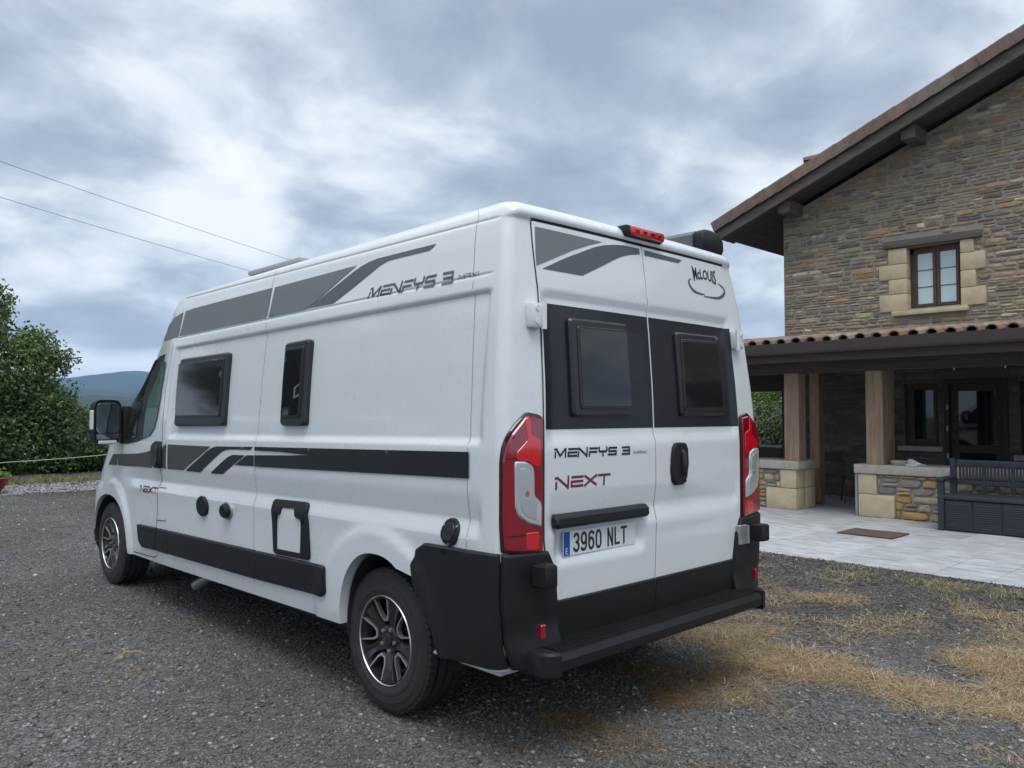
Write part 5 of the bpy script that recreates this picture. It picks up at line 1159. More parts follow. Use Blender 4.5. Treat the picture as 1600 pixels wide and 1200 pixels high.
# ---- main roof: verge overhang 0.7 m, eaves overhang 1.1 m
VX = 10.30; EY = HY1+1.10
def roof_z(y): return top_at(y)+.43 if y <= HY1 else 5.245+.43-SL*(y-HY1)
M['tile'] = mat('clay_tile', (.21, .125, .085), .85, attr=True, noise=(12, .3), bump=(50, .4, .006))
ang = math.atan(SL)
for side in (1, -1):
    def Y(y): return y if side == 1 else 2*RY-y
    q = MB(); prs = [(Y(EY), roof_z(EY)-.22), (Y(EY), roof_z(EY)-.06), (RY, roof_z(RY)-.06), (RY, roof_z(RY)-.22)]
    q.prism(prs, 'X', VX+.02, 20.5); q.build('roof_deck', M['soffit'], house, 0)
    q = MB(); q.prism([(Y(EY-.02), roof_z(EY)-.39), (Y(EY-.02), roof_z(EY)-.215), (RY, roof_z(RY)-.215), (RY, roof_z(RY)-.39)], 'X', VX+.03, VX+.10); q.build('barge_board', M['oak'], house, 0)
    # soffit boards running up the slope
    for i in range(5):
        x0 = VX+.12+i*.118; q = MB(); q.prism([(Y(EY-.03), roof_z(EY)-.33+.004*(i%2)), (Y(EY-.03), roof_z(EY)-.224), (RY, roof_z(RY)-.224), (RY, roof_z(RY)-.33+.004*(i%2))], 'X', x0, x0+.110); q.build('soffit_board', M['soffit'], house, 0)
    for i in range(5):
        y0 = HY1+.02+i*.21; x0 = HX+.01
        q = MB(); q.prism([(Y(y0+.2), roof_z(y0+.2)-.31), (Y(y0+.2), roof_z(y0+.2)-.224), (Y(y0), roof_z(y0)-.224), (Y(y0), roof_z(y0)-.31)], 'X', x0, 20.4); q.build('eaves_board', M['soffit'], house, 0)
# purlin ends carrying the verge
for y in (4.62, 2.42, .2, RY, -3.2, -5.4, -7.6):
    z = roof_z(y) if y > RY else roof_z(2*RY-y); z -= .30
    q = MB(); q.prism([(y-.11, z-.27), (y+.11, z-.27), (y+.11, z-.045-(.08 if y > RY else 0)), (y-.11, z-.04)], 'X', VX+.16, HX+.05, .006)
    o = q.build('purlin', M['oak'], house, 0)
# tiles: barrel tiles in courses up the slope; the verge column is a row of single tiles
def barrel(L, w, h, t, n=5, up=True):
    V = []; F = []
    for k in (0, 1):
        ww = w*(1-.18*k) if up else w
        for j in range(n+1):
            a = math.pi*j/n; V.append((-math.cos(a)*ww/2, k*L, math.sin(a)*h))
        for j in range(n+1):
            a = math.pi*j/n; V.append((-math.cos(a)*(ww/2-t), k*L, math.sin(a)*(h-t)))
    m = n+1
    for j in range(n):
        F += [(j, j+1, 2*m+j+1, 2*m+j), (m+j, 3*m+j, 3*m+j+1, m+j+1), (j, m+j, m+j+1, j+1), (2*m+j, 2*m+j+1, 3*m+j+1, 3*m+j)]
    F += [(0, 2*m, 3*m, m), (n, m+n, 3*m+n, 2*m+n)]
    return V, F
TC = [(.21, .15, .12), (.18, .125, .10), (.23, .155, .115), (.165, .125, .105), (.20, .165, .145)]
def tile_mesh(L, w, h, t, c):
    V, F = barrel(L, w, h, t); return mesh_from('tile', V, F, M['tile'], 0, [c]*len(F))
vt = [tile_mesh(.50, .20, .085, .014, c) for c in TC]
M['clay'] = mat('clay_bed', (.21, .13, .09), .9, noise=(9, .3), bump=(40, .5, .01))
def verge_tile(c):
    V, F = barrel(.50, .20, .085, .014, 5); L_ = len(V)   # the verge cover laps down over the barge board
    V += [(-.104, 0, .03), (-.104, 0, -.155), (-.094, .5, .03), (-.094, .5, -.150), (-.088, 0, .03), (-.088, 0, -.155), (-.08, .5, .03), (-.08, .5, -.150)]
    V += [(-v[0], v[1], v[2]) for v in V[L_:L_+8]]
    F += [(L_, L_+1, L_+3, L_+2), (L_+4, L_+6, L_+7, L_+5), (L_, L_+4, L_+5, L_+1), (L_+1, L_+5, L_+7, L_+3)]+[tuple(8+q for q in f)[::-1] for f in [(L_, L_+1, L_+3, L_+2), (L_+4, L_+6, L_+7, L_+5), (L_, L_+4, L_+5, L_+1), (L_+1, L_+5, L_+7, L_+3)]]
    return mesh_from('tile', V, F, M['tile'], 0, [c]*len(F))
vv = [verge_tile(c) for c in TC]
step = .36; n = int((EY-RY)/math.cos(ang)/step)
bV = []; bF = []; bC = []
for i in range(n):
    s = i*step; y = EY+.03-s*math.cos(ang); z = roof_z(min(y, EY))-.06+SL*max(0, EY-y)*0
    z = roof_z(EY)-.06+s*math.sin(ang)
    for cx in range(0, 5):
        mtx = Matrix.Translation((VX+.06+cx*.225, y, z)) @ Matrix.Rotation(math.pi, 4, 'Z') @ Matrix.Rotation(ang+.03, 4, 'X')
        if cx == 0:
            o = link('tile', vv[rnd.randrange(5)], house); o.matrix_world = mtx @ Matrix.Rotation(rnd.uniform(-.02, .02), 4, 'Z')
        else:
            V, F = barrel(.5, .20, .085, .014, 4); k0 = len(bV); bV += [tuple(mtx @ Vector(v)) for v in V]; bF += [tuple(k0+q for q in f) for f in F]; bC += [TC[rnd.randrange(5)]]*len(F)
tag(mk('roof_tiles', bV, bF, M['tile'], house, 0, bC), kind='stuff')
for side in (1, -1):
    q = MB(); e = EY if side == 1 else 2*RY-EY; q.prism([(e, roof_z(EY)-.058), (e, roof_z(EY)-.02), (RY, roof_z(RY)-.02), (RY, roof_z(RY)-.058)], 'X', VX+.03, 20.5); q.build('tile_bed', mat('tile_bed', (.17, .11, .08), .9), house, 0)
o = link('tile', vt[1], house); o.matrix_world = Matrix.Translation((VX+.03, 4.15, roof_z(4.15)+.065)) @ Matrix.Rotation(math.pi+.5, 4, 'Z') @ Matrix.Rotation(ang-.2, 4, 'X')
# ---- porch roof
EX, EZ = 7.80, 2.545; JZ = 2.90; PY0, PY1 = -5.2, 7.6; ps = (JZ-EZ)/(HX-EX); pa = math.atan(ps)
def pz(x): return EZ+ps*(x-EX)
q = MB(); q.prism([(EX+.06, pz(EX+.06)-.05), (EX+.06, pz(EX+.06)-.02), (HX, pz(HX)-.02), (HX, pz(HX)-.05)], 'Y', PY0, PY1); q.build('porch_deck', M['soffit'], house, 0)
q = MB(); q.prism([(HX+.001, pz(HX)-.05), (HX+.001, pz(HX)-.02), (HX+2.5, pz(HX)-.02-.35), (HX+2.5, pz(HX)-.05-.35)], 'Y', HY1+.03, PY1); q.build('porch_deck', M['soffit'], house, 0)
for i in range(16):
    y = PY1-.3-i*.8; q = MB(); q.prism([(EX+.1, pz(EX+.1)-.15), (EX+.1, pz(EX+.1)-.052), (HX-.01, pz(HX)-.052), (HX-.01, pz(HX)-.15)], 'Y', y-.045, y+.045); q.build('rafter', M['darkwood'], house, 0)
pt = [tile_mesh(.46, .168, .078, .016, c) for c in [(.23, .15, .105), (.19, .13, .10), (.26, .165, .11), (.20, .16, .13), (.27, .23, .19)]]
nC = int((PY1-PY0)/.232); bV = []; bF = []; bC = []
mossy = [(.23, .15, .105), (.19, .13, .10), (.26, .165, .11), (.20, .16, .13)]
for i in range(nC):
    y = PY1-.1-i*.232
    for j in range(10):
        x = EX-.02+j*.34; mtx = Matrix.Translation((x, y+rnd.uniform(-.006, .006), pz(x)-.015+rnd.uniform(-.003, .004))) @ Matrix.Rotation(-math.pi/2+rnd.uniform(-.02, .02), 4, 'Z') @ Matrix.Rotation(pa+.03, 4, 'X')
        if x > HX-.2: continue
        if j < 5: o = link('tile', pt[rnd.randrange(5)], house); o.matrix_world = mtx
        else:
            V, F = barrel(.46, .168, .078, .016, 4); k0 = len(bV); bV += [tuple(mtx @ Vector(v)) for v in V]; bF += [tuple(k0+q_ for q_ in f) for f in F]; bC += [mossy[rnd.randrange(4)]]*len(F)
        # channel tile between two covers
        m2 = Matrix.Translation((0, -.116, .012)) @ mtx
        V, F = barrel(.46, .12, -.045, -.012, 4, False); k0 = len(bV); bV += [tuple(m2 @ Vector(v)) for v in V]; bF += [tuple(k0+q_ for q_ in f) for f in F]; bC += [mossy[rnd.randrange(4)]]*len(F)
tag(mk('porch_roof_tiles', bV, bF, M['tile'], house, 0, bC), kind='stuff')
M['gutter'] = mat('brown_gutter', (.055, .04, .036), .45, noise=(3, .1))
q = MB(); q.prism([(EX-.12, EZ-.155), (EX-.12, EZ-.035), (EX-.132, EZ-.028), (EX-.132, EZ-.042), (EX-.124, EZ-.16), (EX-.10, EZ-.185), (EX+.0, EZ-.185), (EX+.0, EZ-.03), (EX-.01, EZ-.03), (EX-.01, EZ-.17), (EX-.095, EZ-.17)], 'Y', PY0, PY1); q.build('gutter', M['gutter'], house, 30)
q = MB(); q.box(EX+.005, PY0, EZ-.30, EX+.045, PY1, EZ-.04); q.build('fascia_board', M['darkwood'], house, 0)
q = MB(); q.box(8.38, PY0, 2.11, 8.62, PY1, 2.40, .008); q.build('porch_beam', M['darkwood'], house, 0)
q = MB(); q.box(EX+.05, PY0, 2.395, 8.38, PY1, 2.412); q.build('eaves_lining', M['darkwood'], house, 0)
q = MB(); q.box(HX-.06, HY1+.02, 1.92, HX+.14, PY1, 2.95, .008); q.build('rear_beam', M['darkwood'], house, 0)
# posts
for y in (3.475, 2.22, -1.2, -4.6, 6.9):
    q = MB(); q.box(8.50-.12, y-.122, .752, 8.50+.12, y+.122, 2.112, .012); q.build('porch_post', M['timber'], house, 20)
q = MB(); q.box(9.3, 3.46, 0.05, 9.5, 3.62, 2.4, .01); q.build('porch_post', M['timber'], house, 20)
q = MB(); q.box(8.75, 2.13, 0.05, 8.9, 2.25, 2.4, .01); q.build('porch_post', M['timber'], house, 20)
q = MB(); q.box(HX-.0, HY1+.02, 0, HX+.08, HY1+.08, 1.92, .006); q.build('porch_post', M['darkwood'], house, 20)
q = MB(); q.box(HX-.03, PY1-.15, 0, HX+.11, PY1-.03, 1.92, .006); q.build('porch_post', M['darkwood'], house, 20)
q = MB(); q.box(HX-.0, HY1+.08, .84, HX+.07, PY1-.15, .885, .004); q.build('handrail', M['sill'], house, 0)
q = MB(); q.box(HX+.0, HY1+.08, .10, HX+.06, PY1-.15, .825, .004); q.build('rail_panel', M['darkwood'], house, 0)
for i in range(5):
    q = MB(); q.box(HX-.012, HY1+.1, .14+i*.135, HX-.001, PY1-.17, .255+i*.135, .003); q.build('rail_board', M['darkwood'], house, 0)
# ================================================================ low porch walls
PL = [((.30, .29, .27), 6), ((.24, .225, .20), 5), ((.36, .24, .10), 5), ((.20, .20, .20), 4), ((.50, .43, .37), 1.5), ((.34, .30, .23), 4)]
def low_wall(name_label, y0, y1, endlen, corner, x=8.38, th=.62):
    w = empty('low_wall', (x, y0, 0)); tag(w, name_label, 'wall', 'low walls carrying the porch posts')
    b = MB(); b.box(.02, .02, -.05, th, y1-y0-.02, .62); b.build('mortar', M['mortar'], w, 0)
    c = MB(); c.box(-.05, -.05 if corner == 0 else -.0, .625, th+.03, (y1-y0)+(.05 if corner == 1 else 0), .755, .014); c.build('coping', M['sill'], w)
    L = y1-y0; A = [] ; E = L if corner == 1 else 0
    def blk_(a, c_, z0, z1):
        if corner == 1: a, c_ = L-c_, L-a
        q = MB(); q.box(-.022, a, z0, .30, c_, z1, .010); q.build('ashlar_block', M['ashlar'], w)
        A.append((a-.008, c_+.008, z0-.006, z1+.006))
    blk_(0, .26, .335, .618); blk_(0, .50, .008, .328)
    q = MB(); yy = (L-.28 if corner == 1 else -.0)
    if corner == 0:
        for z0, z1 in ((.008, .328), (.335, .618)):
            q = MB(); q.box(.305, -.004, z0, th, .25, z1, .010); q.build('ashlar_block', M['ashlar'], w)
    else:
        for z0, z1 in ((.008, .328), (.335, .618)):
            q = MB(); q.box(.305, L-.25, z0, th, L+.004, z1, .010); q.build('ashlar_block', M['ashlar'], w)
    r = random.Random(int(y0*100)); st_ = rubble(r, .0, L, .01, .618, A, None, (.07, .125), (.13, .32))
    lay_stones(st_, '-X', -.0+.012, w, r, 300, None, PL, .026)
    return w
q = MB(); q.box(8.4, -5.35, 0, HX, -5.08, 2.9); q.build('porch_light_blocker', M['mortar'], house, 0)  # unseen end wall, added to keep ambient light out of the porch
low_wall('long low stone wall with pale coping left of the porch opening', 3.40, 7.4, .4, 0)
low_wall('low stone wall with sandstone corner blocks right of the porch opening, behind the bench', -5.0, 2.455, .4, 1)
# downpipe-like strip at the wall end
b = MB(); b.box(8.355, 2.462, .0, 8.40, 2.50, .62, .004); tag(b.build('corner_strip', M['galv'], None), 'thin grey metal strip standing at the end of the right low wall', 'metal strip')
# ================================================================ bench
M['resin'] = mat('anthracite_resin', (.028, .034, .045), .5, noise=(20, .08))
bx0, bx1, by0, by1 = 7.66, 8.24, -.27, 1.165
bench = empty('storage_bench', ((bx0+bx1)/2, (by0+by1)/2, 0)); tag(bench, 'dark grey plastic storage bench with slatted back standing against the low wall', 'bench')
def bb(name, *a, bev=.006, mt='resin', p=bench):
    q = MB(); q.box(*a, bev); o = q.build(name, M[mt], p); o.location = -Vector(((bx0+bx1)/2, (by0+by1)/2, 0)) if p == bench else (0, 0, 0); return o
bb('chest', bx0+.03, by0+.03, .01, bx1-.06, by1-.03, .40)
bb('seat', bx0, by0+.02, .405, bx1-.06, by1-.02, .455, bev=.012)
for y in (by0, by1-.07):
    bb('leg', bx0-.005, y, 0.006, bx0+.07, y+.07, .64); bb('leg', bx1-.10, y, 0.006, bx1-.03, y+.07, .90)
    bb('armrest', bx0-.02, y-.01, .625, bx1-.06, y+.08, .675, bev=.015)
n = 4; W_ = (by1-by0-.14)/n
for i in range(n):
    a = by0+.07+i*W_; pn = bb('front_panel', bx0+.012, a+.012, .03, bx0+.032, a+W_-.012, .385)
    for k in range(11):
        q = MB(); q.box(bx0+.003, a+.035, .062+k*.027, bx0+.013, a+W_-.035, .080+k*.027, .003); o = q.build('louvre', M['resin'], pn)
bb('back_top_rail', bx1-.085, by0+.07, .80, bx1-.04, by1-.07, .885, bev=.01)
bb('back_mid_rail', bx1-.08, by0+.07, .56, bx1-.045, by1-.07, .62)
for i in range(1, n): bb('back_post', bx1-.082, by0+.05+i*W_, .455, bx1-.043, by0+.09+i*W_, .80)
for i in range(n):
    for k in range(7):
        y = by0+.07+i*W_+.045+k*(W_-.09)/6; bb('back_slat', bx1-.075, y-.011, .62, bx1-.052, y+.011, .80, bev=.003)
# ================================================================ small things on and in the porch
M['mat'] = mat('door_mat', (.10, .065, .05), .95, noise=(30, .3), bump=(160, .8, .01))
b = MB()
P4 = [(6.44, 1.93), (6.98, 1.93), (6.98, 1.27), (6.44, 1.27)]
b.prism(P4, 'Z', .0095, .024, .004); tag(b.build('door_mat', M['mat'], None, 0), 'brown doormat lying on the pale paving in front of the porch opening', 'doormat')
M['wicker'] = mat('cream_wicker', (.36, .34, .24), .8, noise=(40, .3), bump=(60, .6, .01, (1, 1, 4)))
t = MB(); t.lathe([(0, .0), (0, .10), (.02, .115), (.05, .12), (.062, .118), (.066, .108), (.052, .1), (.02, .095), (.018, 0)], 'Z', (8.52, 1.93, .757), 28); tag(t.build('basket', M['wicker'], None, 40), 'round cream bowl-shaped basket on the coping of the right low wall', 'basket')
M['bag'] = mat('thin_plastic', (.55, .6, .63), .35, noise=(20, .1))
V = []; F = []; r = random.Random(4); nu, nv = 14, 8
for j in range(nv+1):
    for i in range(nu):
        a = 2*math.pi*i/nu; h = j/nv; rr_ = (1-h**1.6)*(1+.28*math.sin(3*a+h*6)+r.uniform(-.1, .1)); V.append((8.53+.09*rr_*math.cos(a), 1.715+.13*rr_*math.sin(a)+h*.08, .757+.08*h+(.03*math.sin(a*2) if 0 < j < nv else 0)*h))
for j in range(nv):
    for i in range(nu): F.append((j*nu+i, j*nu+(i+1) % nu, (j+1)*nu+(i+1) % nu, (j+1)*nu+i))
F.append(tuple(range(nu)))
bg_ = mk('plastic_bag', V, F, M['bag'], None, 20); tag(bg_, 'crumpled white plastic bag lying beside the basket on the coping', 'bag')
# folding chair and tubs against the porch back wall
M['chairmetal'] = mat('dark_chair_metal', (.03, .03, .032), .5)
ch = empty('folding_chair', (9.9, 3.55, 0), .5); tag(ch, 'dark folding chair standing open against the shaded porch wall', 'chair')
for s in (-.2, .2):
    q = MB(); q.tube([(-.22, s, 0), (.2, s, .86)], .011, 6); q.build('leg', M['chairmetal'], ch); q = MB(); q.tube([(.22, s*.9, 0), (-.2, s*.9, .46)], .011, 6); q.build('leg', M['chairmetal'], ch)
q = MB(); q.box(-.2, -.2, .44, .16, .2, .465, .006); q.build('seat', M['darkwood'], ch); q = MB(); q.box(.15, -.2, .68, .17, .2, .84, .004, rot=Matrix.Rotation(.4, 3, 'Y')); q.build('backrest', M['darkwood'], ch)
M['tub'] = mat('dark_blue_tub', (.02, .03, .045), .5)
t = MB(); t.lathe([(0, 0), (0, .15), (.34, .19), (.345, .2), (.33, .18), (.02, .14), (.02, 0)], 'Z', (10.3, 3.15, .007), 24); tag(t.build('tub', M['tub'], None, 40), 'dark round plastic tub on the porch floor beside the folding chair', 'tub')
t = MB(); t.box(10.45, 2.62, .007, 10.85, 2.98, .70, .01); pc = t.build('cabinet', M['tub'], None); tag(pc, 'small dark cabinet against the back wall of the porch', 'cabinet')
t = MB(); t.tube([(10.7, 2.88, .01), (10.85, 2.84, 1.25)], .014, 8); t.box(10.62, 2.74, .007, 10.74, 3.0, .05, .01); tag(t.build('broom', M['darkwood'], None), 'thin dark broom leaning beside the porch window', 'broom')
for (y, z) in ((-.1+1.25, 2.0), (.55, 1.98)):
    t = MB(); t.tube([(8.37, y, 2.12), (8.355, y, 2.10), (8.355, y, 2.07)], .006, 6); tag(t.build('wall_hook', M['chrome'], None), 'small metal hook under the porch beam, '+('nearer the window' if y > 1 else 'farther to the right'), 'hook', 'hooks under the porch beam')
# ================================================================ trees and shrubs
M['bark'] = mat('bark', (.10, .08, .06), .95, noise=(8, .3, (1, 1, .3)), bump=(20, .8, .02))
def leaf_mat(name):
    m = mat(name, (.06, .1, .03), .55, spec=.35, attr=True); b = m.node_tree.nodes['Principled BSDF']
    T = NT(m.node_tree); at = [n for n in m.node_tree.nodes if n.type == 'ATTRIBUTE'][0]
    tr = T.n('ShaderNodeBsdfTranslucent', Color=T.mix(1.0, at.outputs['Color'], (1.3, 1.5, .7), 'MULTIPLY')); ms = T.n('ShaderNodeMixShader', i0=.28)
    m.node_tree.links.new(b.outputs[0], ms.inputs[1]); m.node_tree.links.new(tr.outputs[0], ms.inputs[2])
    o = [n for n in m.node_tree.nodes if n.type == 'OUTPUT_MATERIAL'][0]; m.node_tree.links.new(ms.outputs[0], o.inputs[0]); return m
M['leaf'] = leaf_mat('leaves')
def leaves(centres, n, size, pal, rs, thick=.55, lobes=1.0, pw=.38):
    """leaf quads (two triangles folded) spread through ellipsoid clumps; centres = (x, y, z, rx, ry, rz)"""
    C = np.array(centres, float); wgt = C[:, 3]*C[:, 4]*C[:, 5]; wgt = wgt**.72; wgt /= wgt.sum()
    k = rs.choice(len(C), n, p=wgt); d = rs.normal(size=(n, 3)); d /= np.linalg.norm(d, axis=1, keepdims=True)
    r = rs.rand(n)**pw; 
    lump = 1+.30*np.sin(d[:, 0]*5+k*1.3)*np.sin(d[:, 1]*5+k*2.1)*np.sin(d[:, 2]*4+k)*lobes
    P = C[k, :3]+d*C[k, 3:6]*(r*lump)[:, None]; P += rs.normal(size=(n, 3))*size*.7
    u = rs.normal(size=(n, 3)); u /= np.linalg.norm(u, axis=1, keepdims=True); nrm = d*.6+rs.normal(size=(n, 3))*.7; nrm[:, 2] += .5
    v = np.cross(nrm, u); v /= np.maximum(np.linalg.norm(v, axis=1, keepdims=True), 1e-6); s = (size*rs.uniform(.6, 1.35, n))[:, None]
    a = P-u*s*.5; b = P+v*s*.32-u*s*.05; c = P+u*s*.55; e = P-v*s*.32-u*s*.05
    V = np.stack([a, b, c, e], 1).reshape(-1, 3); i = np.arange(n)[:, None]*4; F = i+np.array([[0, 1, 2, 3]])
    pal = np.array(pal); col = pal[rs.randint(0, len(pal), n)]*rs.uniform(.75, 1.25, (n, 1))*(1+.35*np.sin(k*7.1))[:, None]**.5
    return V, F, np.clip(col, .005, .6)
def tree(name, label, base, trunk_h, tr, clumps, n, size, pal, seed, group=None, cat='tree', limbs=6, pw=.38):
    t = empty(name, base); tag(t, label, cat, group); rs_ = np.random.RandomState(seed); cl = []
    for (x, y, z, rx, ry, rz) in clumps:
        cl.append((x, y, z, rx, ry, rz))
        for _ in range(max(3, int(rx*3))):
            d = rs_.normal(size=3); d /= np.linalg.norm(d); q = rs_.uniform(.25, .45); cl.append((x+d[0]*rx*.85, y+d[1]*ry*.85, z+d[2]*rz*.85, rx*q, ry*q, rz*q))
    V, F, c = leaves(cl, n, size, pal, rs_, pw=pw); tag(bulk('crown', V, F, M['leaf'], t, c), kind='stuff')
    q = MB(); top = max(c_[2] for c_ in clumps)
    pts = [(0, 0, -.3)]+[(rs_.uniform(-.05, .05)*k, rs_.uniform(-.05, .05)*k, trunk_h*k/4) for k in range(1, 5)]+[(rs_.uniform(-.2, .2), rs_.uniform(-.2, .2), trunk_h+(top-trunk_h)*.8)]
    q.tube(pts, [tr*1.3, tr, tr*.9, tr*.82, tr*.75, tr*.2], 9); q.build('trunk', M['bark'], t, 60)
    for c_ in clumps[:limbs]:
        s = Vector(pts[rs_.randint(3, 5)]); e = Vector(c_[:3]); m_ = (s+e)/2+Vector((rs_.uniform(-.2, .2), rs_.uniform(-.2, .2), .15)); q = MB()
        q.tube([s, m_, e, e+(e-m_)*.5], [tr*.45, tr*.3, tr*.16, tr*.05], 6); q.build('limb', M['bark'], t, 60)
    return t
OAK = [(.06, .10, .036), (.085, .135, .045), (.115, .17, .06), (.14, .19, .08), (.045, .075, .03)]
# big oak at the left edge: clumps in local coordinates (x right-ish, y away)
tree('oak_tree', 'large dark green broadleaf tree filling the left edge beyond the yard', (-.38, 19.2, .1), 2.0, .24,
     [(1.25, .4, 4.05, .36, .4, .42), (1.0, .3, 3.6, .6, .6, .5), (1.95, .0, 3.05, .55, .6, .42), (2.35, -.4, 2.65, .5, .5, .40), (-.2, 0, 2.6, 1.7, 1.6, 1.5), (2.45, -.9, .9, .75, .8, .75), (1.3, -1.0, .8, 1.2, .9, .8), (2.1, -.7, 1.6, .7, .8, .7), (1.2, -.6, 2.3, 1.15, 1.1, .95), (-.5, -.2, 3.9, 1.15, 1.2, .95), (.6, -.2, 3.25, .75, .8, .6), (1.65, -.7, 1.55, 1.0, 1.0, .95), (-.1, -.9, 1.3, 1.4, 1.1, 1.1), (-1.8, .2, 2.4, 1.3, 1.3, 1.4), (-2.2, 0, 4.4, 1.5, 1.4, 1.3), (1.75, -.4, 2.75, .38, .4, .32), (.2, -.3, 4.35, .35, .35, .3), (-3.4, .3, 2.6, 1.5, 1.3, 2.0)],
     120000, .082, OAK, 3, limbs=8)
for i, (px, py, h, r_, lab) in enumerate([(2.2, 18.1, .78, .8, 'dense dark shrub at the foot of the large tree'), (3.3, 18.4, .48, .8, 'low round shrub under the wing mirror, right of the large tree'), (.3, 18.0, 1.15, .8, 'dark shrub in the hedge below the left side of the large tree'), (-1.6, 18.0, 1.2, .9, 'leafy shrub at the far left of the hedge'), (4.5, 19.2, .5, .9, 'low shrub of the hedge hidden mostly behind the van bonnet')]):
    tree('shrub', lab, (px, py, .05), h*.5, .04, [(0, 0, h*.5, r_, r_*.8, h*.5), (.3, -.1, h*.7, r_*.5, r_*.5, h*.35), (-.3, -.1, h*.62, r_*.5, r_*.5, h*.35)], 11000, .075, [(.035, .06, .022), (.06, .095, .032), (.085, .13, .045)] if i % 2 == 0 else [(.05, .09, .025), (.085, .13, .04), (.11, .15, .05), (.04, .07, .022)], 20+i, 'shrubs of the hedge beyond the yard', 'shrub', 2)
# flowering bush seen through the porch
b_ = tree('flowering_bush', 'green bush dotted with white blossom seen through the left porch opening', (14.4, 7.4, 0), .8, .06, [(0, 0, 1.0, 1.3, 1.4, 1.1), (.3, 1.0, 1.3, 1.2, 1.2, 1.1), (-.2, -1.1, .9, 1.0, 1.0, .9), (1.2, .2, 1.9, 1.2, 1.4, 1.1)], 26000, .07, [(.12, .20, .045), (.17, .27, .065), (.08, .14, .035)], 41, None, 'bush', 3)
rs2 = np.random.RandomState(8); V, F, c = leaves([(0-.1, 0, 1.15, 1.36, 1.45, .62), (-.2, -1.1, 1.0, 1.1, 1.05, .55), (.2, 1.0, 1.4, 1.25, 1.25, .7)], 5200, .075, [(.80, .80, .76)], rs2, pw=.04)
tag(bulk('blossom', V, F, M['leaf'], b_, np.clip(c, .5, .8)), kind='stuff')
tree('garden_tree', 'pale green tree behind the flowering bush beyond the porch', (17.5, 9.8, 0), 1.0, .12, [(0, 0, 1.5, 2.0, 2.2, 1.0), (-.6, -1.6, 1.3, 1.5, 1.5, .9), (0, 1.8, 1.3, 1.6, 1.6, .9)], 22000, .11, [(.10, .17, .04), (.14, .22, .055)], 42)
# trees on the near side of the yard, behind and left of the camera (they show as reflections in the paintwork)
for i, (px, py, s) in enumerate([(-17, 20, 1.5), (-18, 30, 1.7), (-21, 42, 2.0)]):
    tree('roadside_tree', ['round broadleaf tree left of the yard, middle of three', 'tallest broadleaf tree left of the yard', 'broadleaf tree left of the yard, farthest from the house'][i], (px, py, 0), 2.2*s, .22, [(0, 0, 4.0*s, 2.4*s, 2.4*s, 1.8*s), (1.2*s, -1.2*s, 3.1*s, 1.6*s, 1.6*s, 1.2*s), (-1.4*s, 1.2*s, 3.4*s, 1.5*s, 1.5*s, 1.3*s), (.3*s, 1.4*s, 5.0*s, 1.4*s, 1.4*s, 1.1*s)], 30000, .24, OAK, 60+i, 'trees left of the yard')
# far trees and woods in the valley
fr_ = np.random.RandomState(77)
for i in range(9):
    a = rad(-2+i*4.2+fr_.uniform(-1, 1)); d = fr_.uniform(330, 760); px, py = CP.x+d*math.sin(a), CP.y+d*math.cos(a); z = float(ground_z(px, py)); s = fr_.uniform(5, 9)
    tree('field_tree', f'single dark tree in the valley fields, '+['far left', 'left of centre', 'near the yellow field', 'beside the mirror', 'behind the bonnet', 'hidden behind the cab', 'behind the van', 'farther behind the van', 'nearest the van roof line'][i], (px, py, z), s*.3, .4, [(0, 0, s*.6, s*.5, s*.5, s*.45)], 900, s*.13, OAK, 90+i, 'trees in the valley fields', 'tree', 0)
M['wood'] = leaf_mat('woodland')
cl = []
for i in range(150):
    a = rad(fr_.uniform(-8, 50)); d = 1650+abs(fr_.normal())*320; px, py = CP.x+d*math.sin(a), CP.y+d*math.cos(a); z = float(ground_z(px, py)); s = fr_.uniform(8, 17); cl.append((px, py, z+s*.2, s*1.8, s*1.8, s*.6))
V, F, c = leaves(cl, 26000, 4.5, [(.03, .055, .022), (.045, .07, .028)], fr_); tag(bulk('woodland', V, F, M['leaf'], None, c), 'dark band of woodland across the valley floor', 'woodland', None, 'stuff')
# ================================================================ hills
def hill(name, d0, depth, hfun, seed, col):
    na, nd = 260, 26; V = []; A = np.linspace(rad(-35), rad(60), na)
    T = np.linspace(0, 1, nd)
    for t in T:
        d = d0+depth*t; x = CP.x+d*np.sin(A); y = CP.y+d*np.cos(A); prof = math.sin(math.pi*min(t*1.0, 1))**.9
        z = -45+(hfun(A)+45)*prof*(1+.10*(fbm(x, y, depth*.5, seed)-.5))+(fbm(x, y, depth*.12, seed+2)-.5)*depth*.022*prof
        V.append(np.stack([x, y, z], -1))
    V = np.array(V).reshape(-1, 3); I, J = np.meshgrid(np.arange(nd-1), np.arange(na-1), indexing='ij'); F = np.stack([I*na+J, I*na+J+1, (I+1)*na+J+1, (I+1)*na+J], -1).reshape(-1, 4)
    m = mat(name, col, .95, noise=(.004, .35)); o = bulk('hills', V, F, m, None, None, True); tag(o, kind='structure'); return o
dg_ = np.degrees
hill('near_hill', 1900, 1500, lambda A: 8+50*np.exp(-((dg_(A)-21)/9)**2)+20*np.exp(-((dg_(A)-38)/9)**2)+5*np.sin(dg_(A)*1.3), 3, (.018, .032, .022))
hill('mid_hill', 3900, 2200, lambda A: 128+45*np.exp(-((dg_(A)-6)/7)**2)+10*np.sin(dg_(A)*.9+1)+6*np.sin(dg_(A)*2.3), 5, (.022, .038, .028))
hill('far_hill', 7000, 3200, lambda A: 330+55*np.exp(-((dg_(A)-17)/5)**2)+40*np.sin(dg_(A)*.35+.6)+14*np.sin(dg_(A)*1.1), 9, (.03, .05, .03))
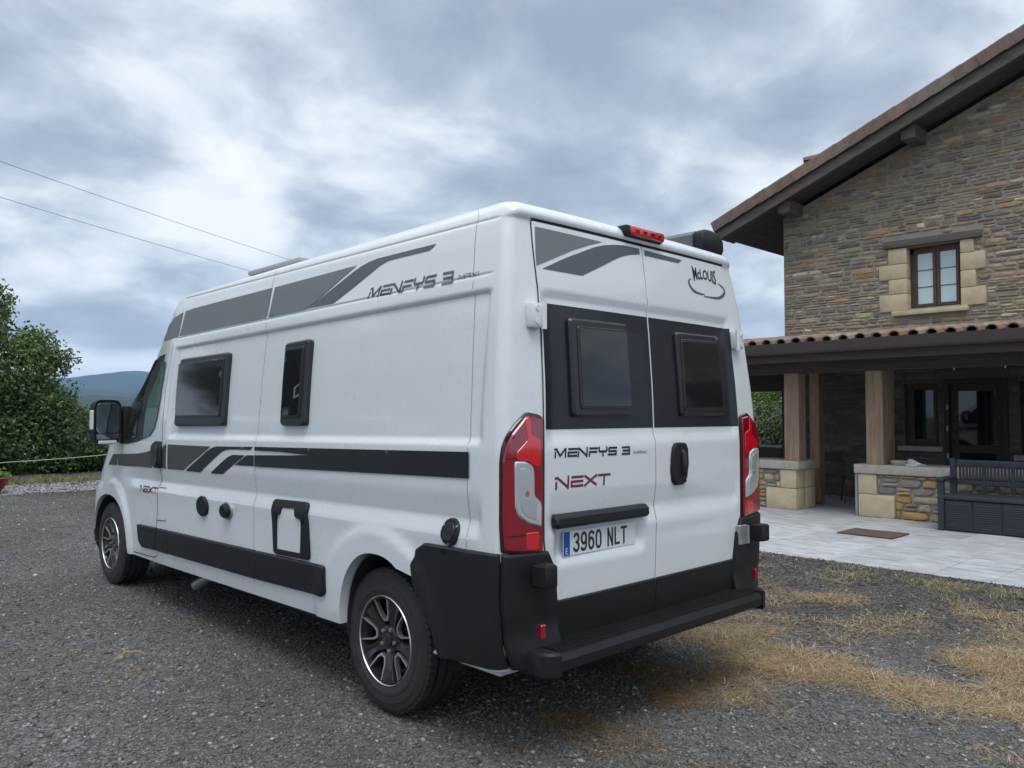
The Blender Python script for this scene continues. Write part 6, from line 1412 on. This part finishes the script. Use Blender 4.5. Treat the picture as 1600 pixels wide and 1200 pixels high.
# ================================================================ wires, electric fence, pot
M['wire'] = mat('cable_black', (.03, .03, .035), .6)
def P_(px, py, d):
    f, r, u = _f, _r2, _u2; return CP+(f+r*((px-800)/1238.4)+u*((600-py)/1238.4))*d
w1a, w1b = Vector((4.47, 38.24, 12.61)), Vector((21.04, 43.18, 11.23)); w2a, w2b = Vector((4.51, 38.28, 11.03)), Vector((19.52, 44.69, 10.42))
for (a, b__, lab) in ((w1a, w1b, 'upper thin power cable crossing the sky at the left'), (w2a, w2b, 'lower thin power cable crossing the sky at the left')):
    pts = []
    for k in range(-10, 26):
        t = k/8; p = a.lerp(b__, t); p.z += .22*((t-.5)**2-.25); pts.append(p)
    q = MB(); q.tube(pts, .011, 5); tag(q.build('power_cable', M['wire'], None, 60), lab, 'cable', 'power cables in the sky')
M['tape'] = mat('fence_tape', (.42, .50, .38), .7)
q = MB(); a, b__ = Vector((.40, 16.4, .56)), Vector((4.4, 12.6+1.3, .72)); a = Vector((.52, 16.27, .43+.06)); b__ = Vector((1.96, 14.87+1.1, .60)); pts = [a.lerp(b__, t/10) + Vector((0, 0, -.03*math.sin(math.pi*min(max(t/20, 0), 1)))) for t in range(-14, 32)]
fe_ = empty('electric_fence', tuple(pts[0])); tag(fe_, 'pale green electric fence tape strung low in front of the hedge', 'fence')
pts = [p-Vector(pts[0]) for p in pts] if True else pts
q.tube(pts, .007, 5); q.build('tape', M['tape'], fe_, 60)
for p in (pts[0], pts[-1]):
    q = MB(); q.tube([(p.x, p.y, p.z+.15), (p.x, p.y, -.75)], .012, 6); q.build('fence_post', M['white'], fe_, 60)
M['pot'] = mat('red_glazed_pot', (.22, .03, .022), .4, noise=(8, .2))
pot = empty('planter', (.02, 15.1, .02)); pot.location = (-.02, 14.8, .0); tag(pot, 'round red planter with green leaves and a white post at the left edge', 'planter')
q = MB(); q.lathe([(0, 0), (0, .12), (.05, .17), (.16, .25), (.26, .28), (.285, .30), (.30, .29), (.27, .25), (.2, .2), (.2, 0)], 'Z', (0, 0, 0), 28); q.build('bowl', M['pot'], pot, 40)
q = MB(); q.box(-.30, -.03, .0, .10, .03, .86, .006); q.build('board', M['white'], pot)
rs3 = np.random.RandomState(2); V, F, c = leaves([(0.05, 0, .34, .2, .2, .10)], 420, .06, [(.08, .17, .04), (.13, .24, .07)], rs3); tag(bulk('foliage', V, F, M['leaf'], pot, c), kind='stuff')
# ================================================================ air
hz_ = MB(); hz_.box(-12500, -9000, -90, 13500, 15500, 640); HM = bpy.data.materials.new('haze'); HM.use_nodes = True; T = NT(HM.node_tree)
for nd in list(HM.node_tree.nodes): HM.node_tree.nodes.remove(nd)
pv = T.n('ShaderNodeVolumePrincipled', Color=(.36, .58, 1.0, 1), Density=HAZE if 'HAZE' in globals() else 6.5e-5); pv.inputs['Anisotropy'].default_value = .2
T.n('ShaderNodeOutputMaterial', Volume=pv.outputs[0]); ho_ = hz_.build('haze', HM, None, 0); tag(ho_, kind='stuff')
scene.cycles.volume_bounces = 1 if hasattr(scene, 'cycles') else 0
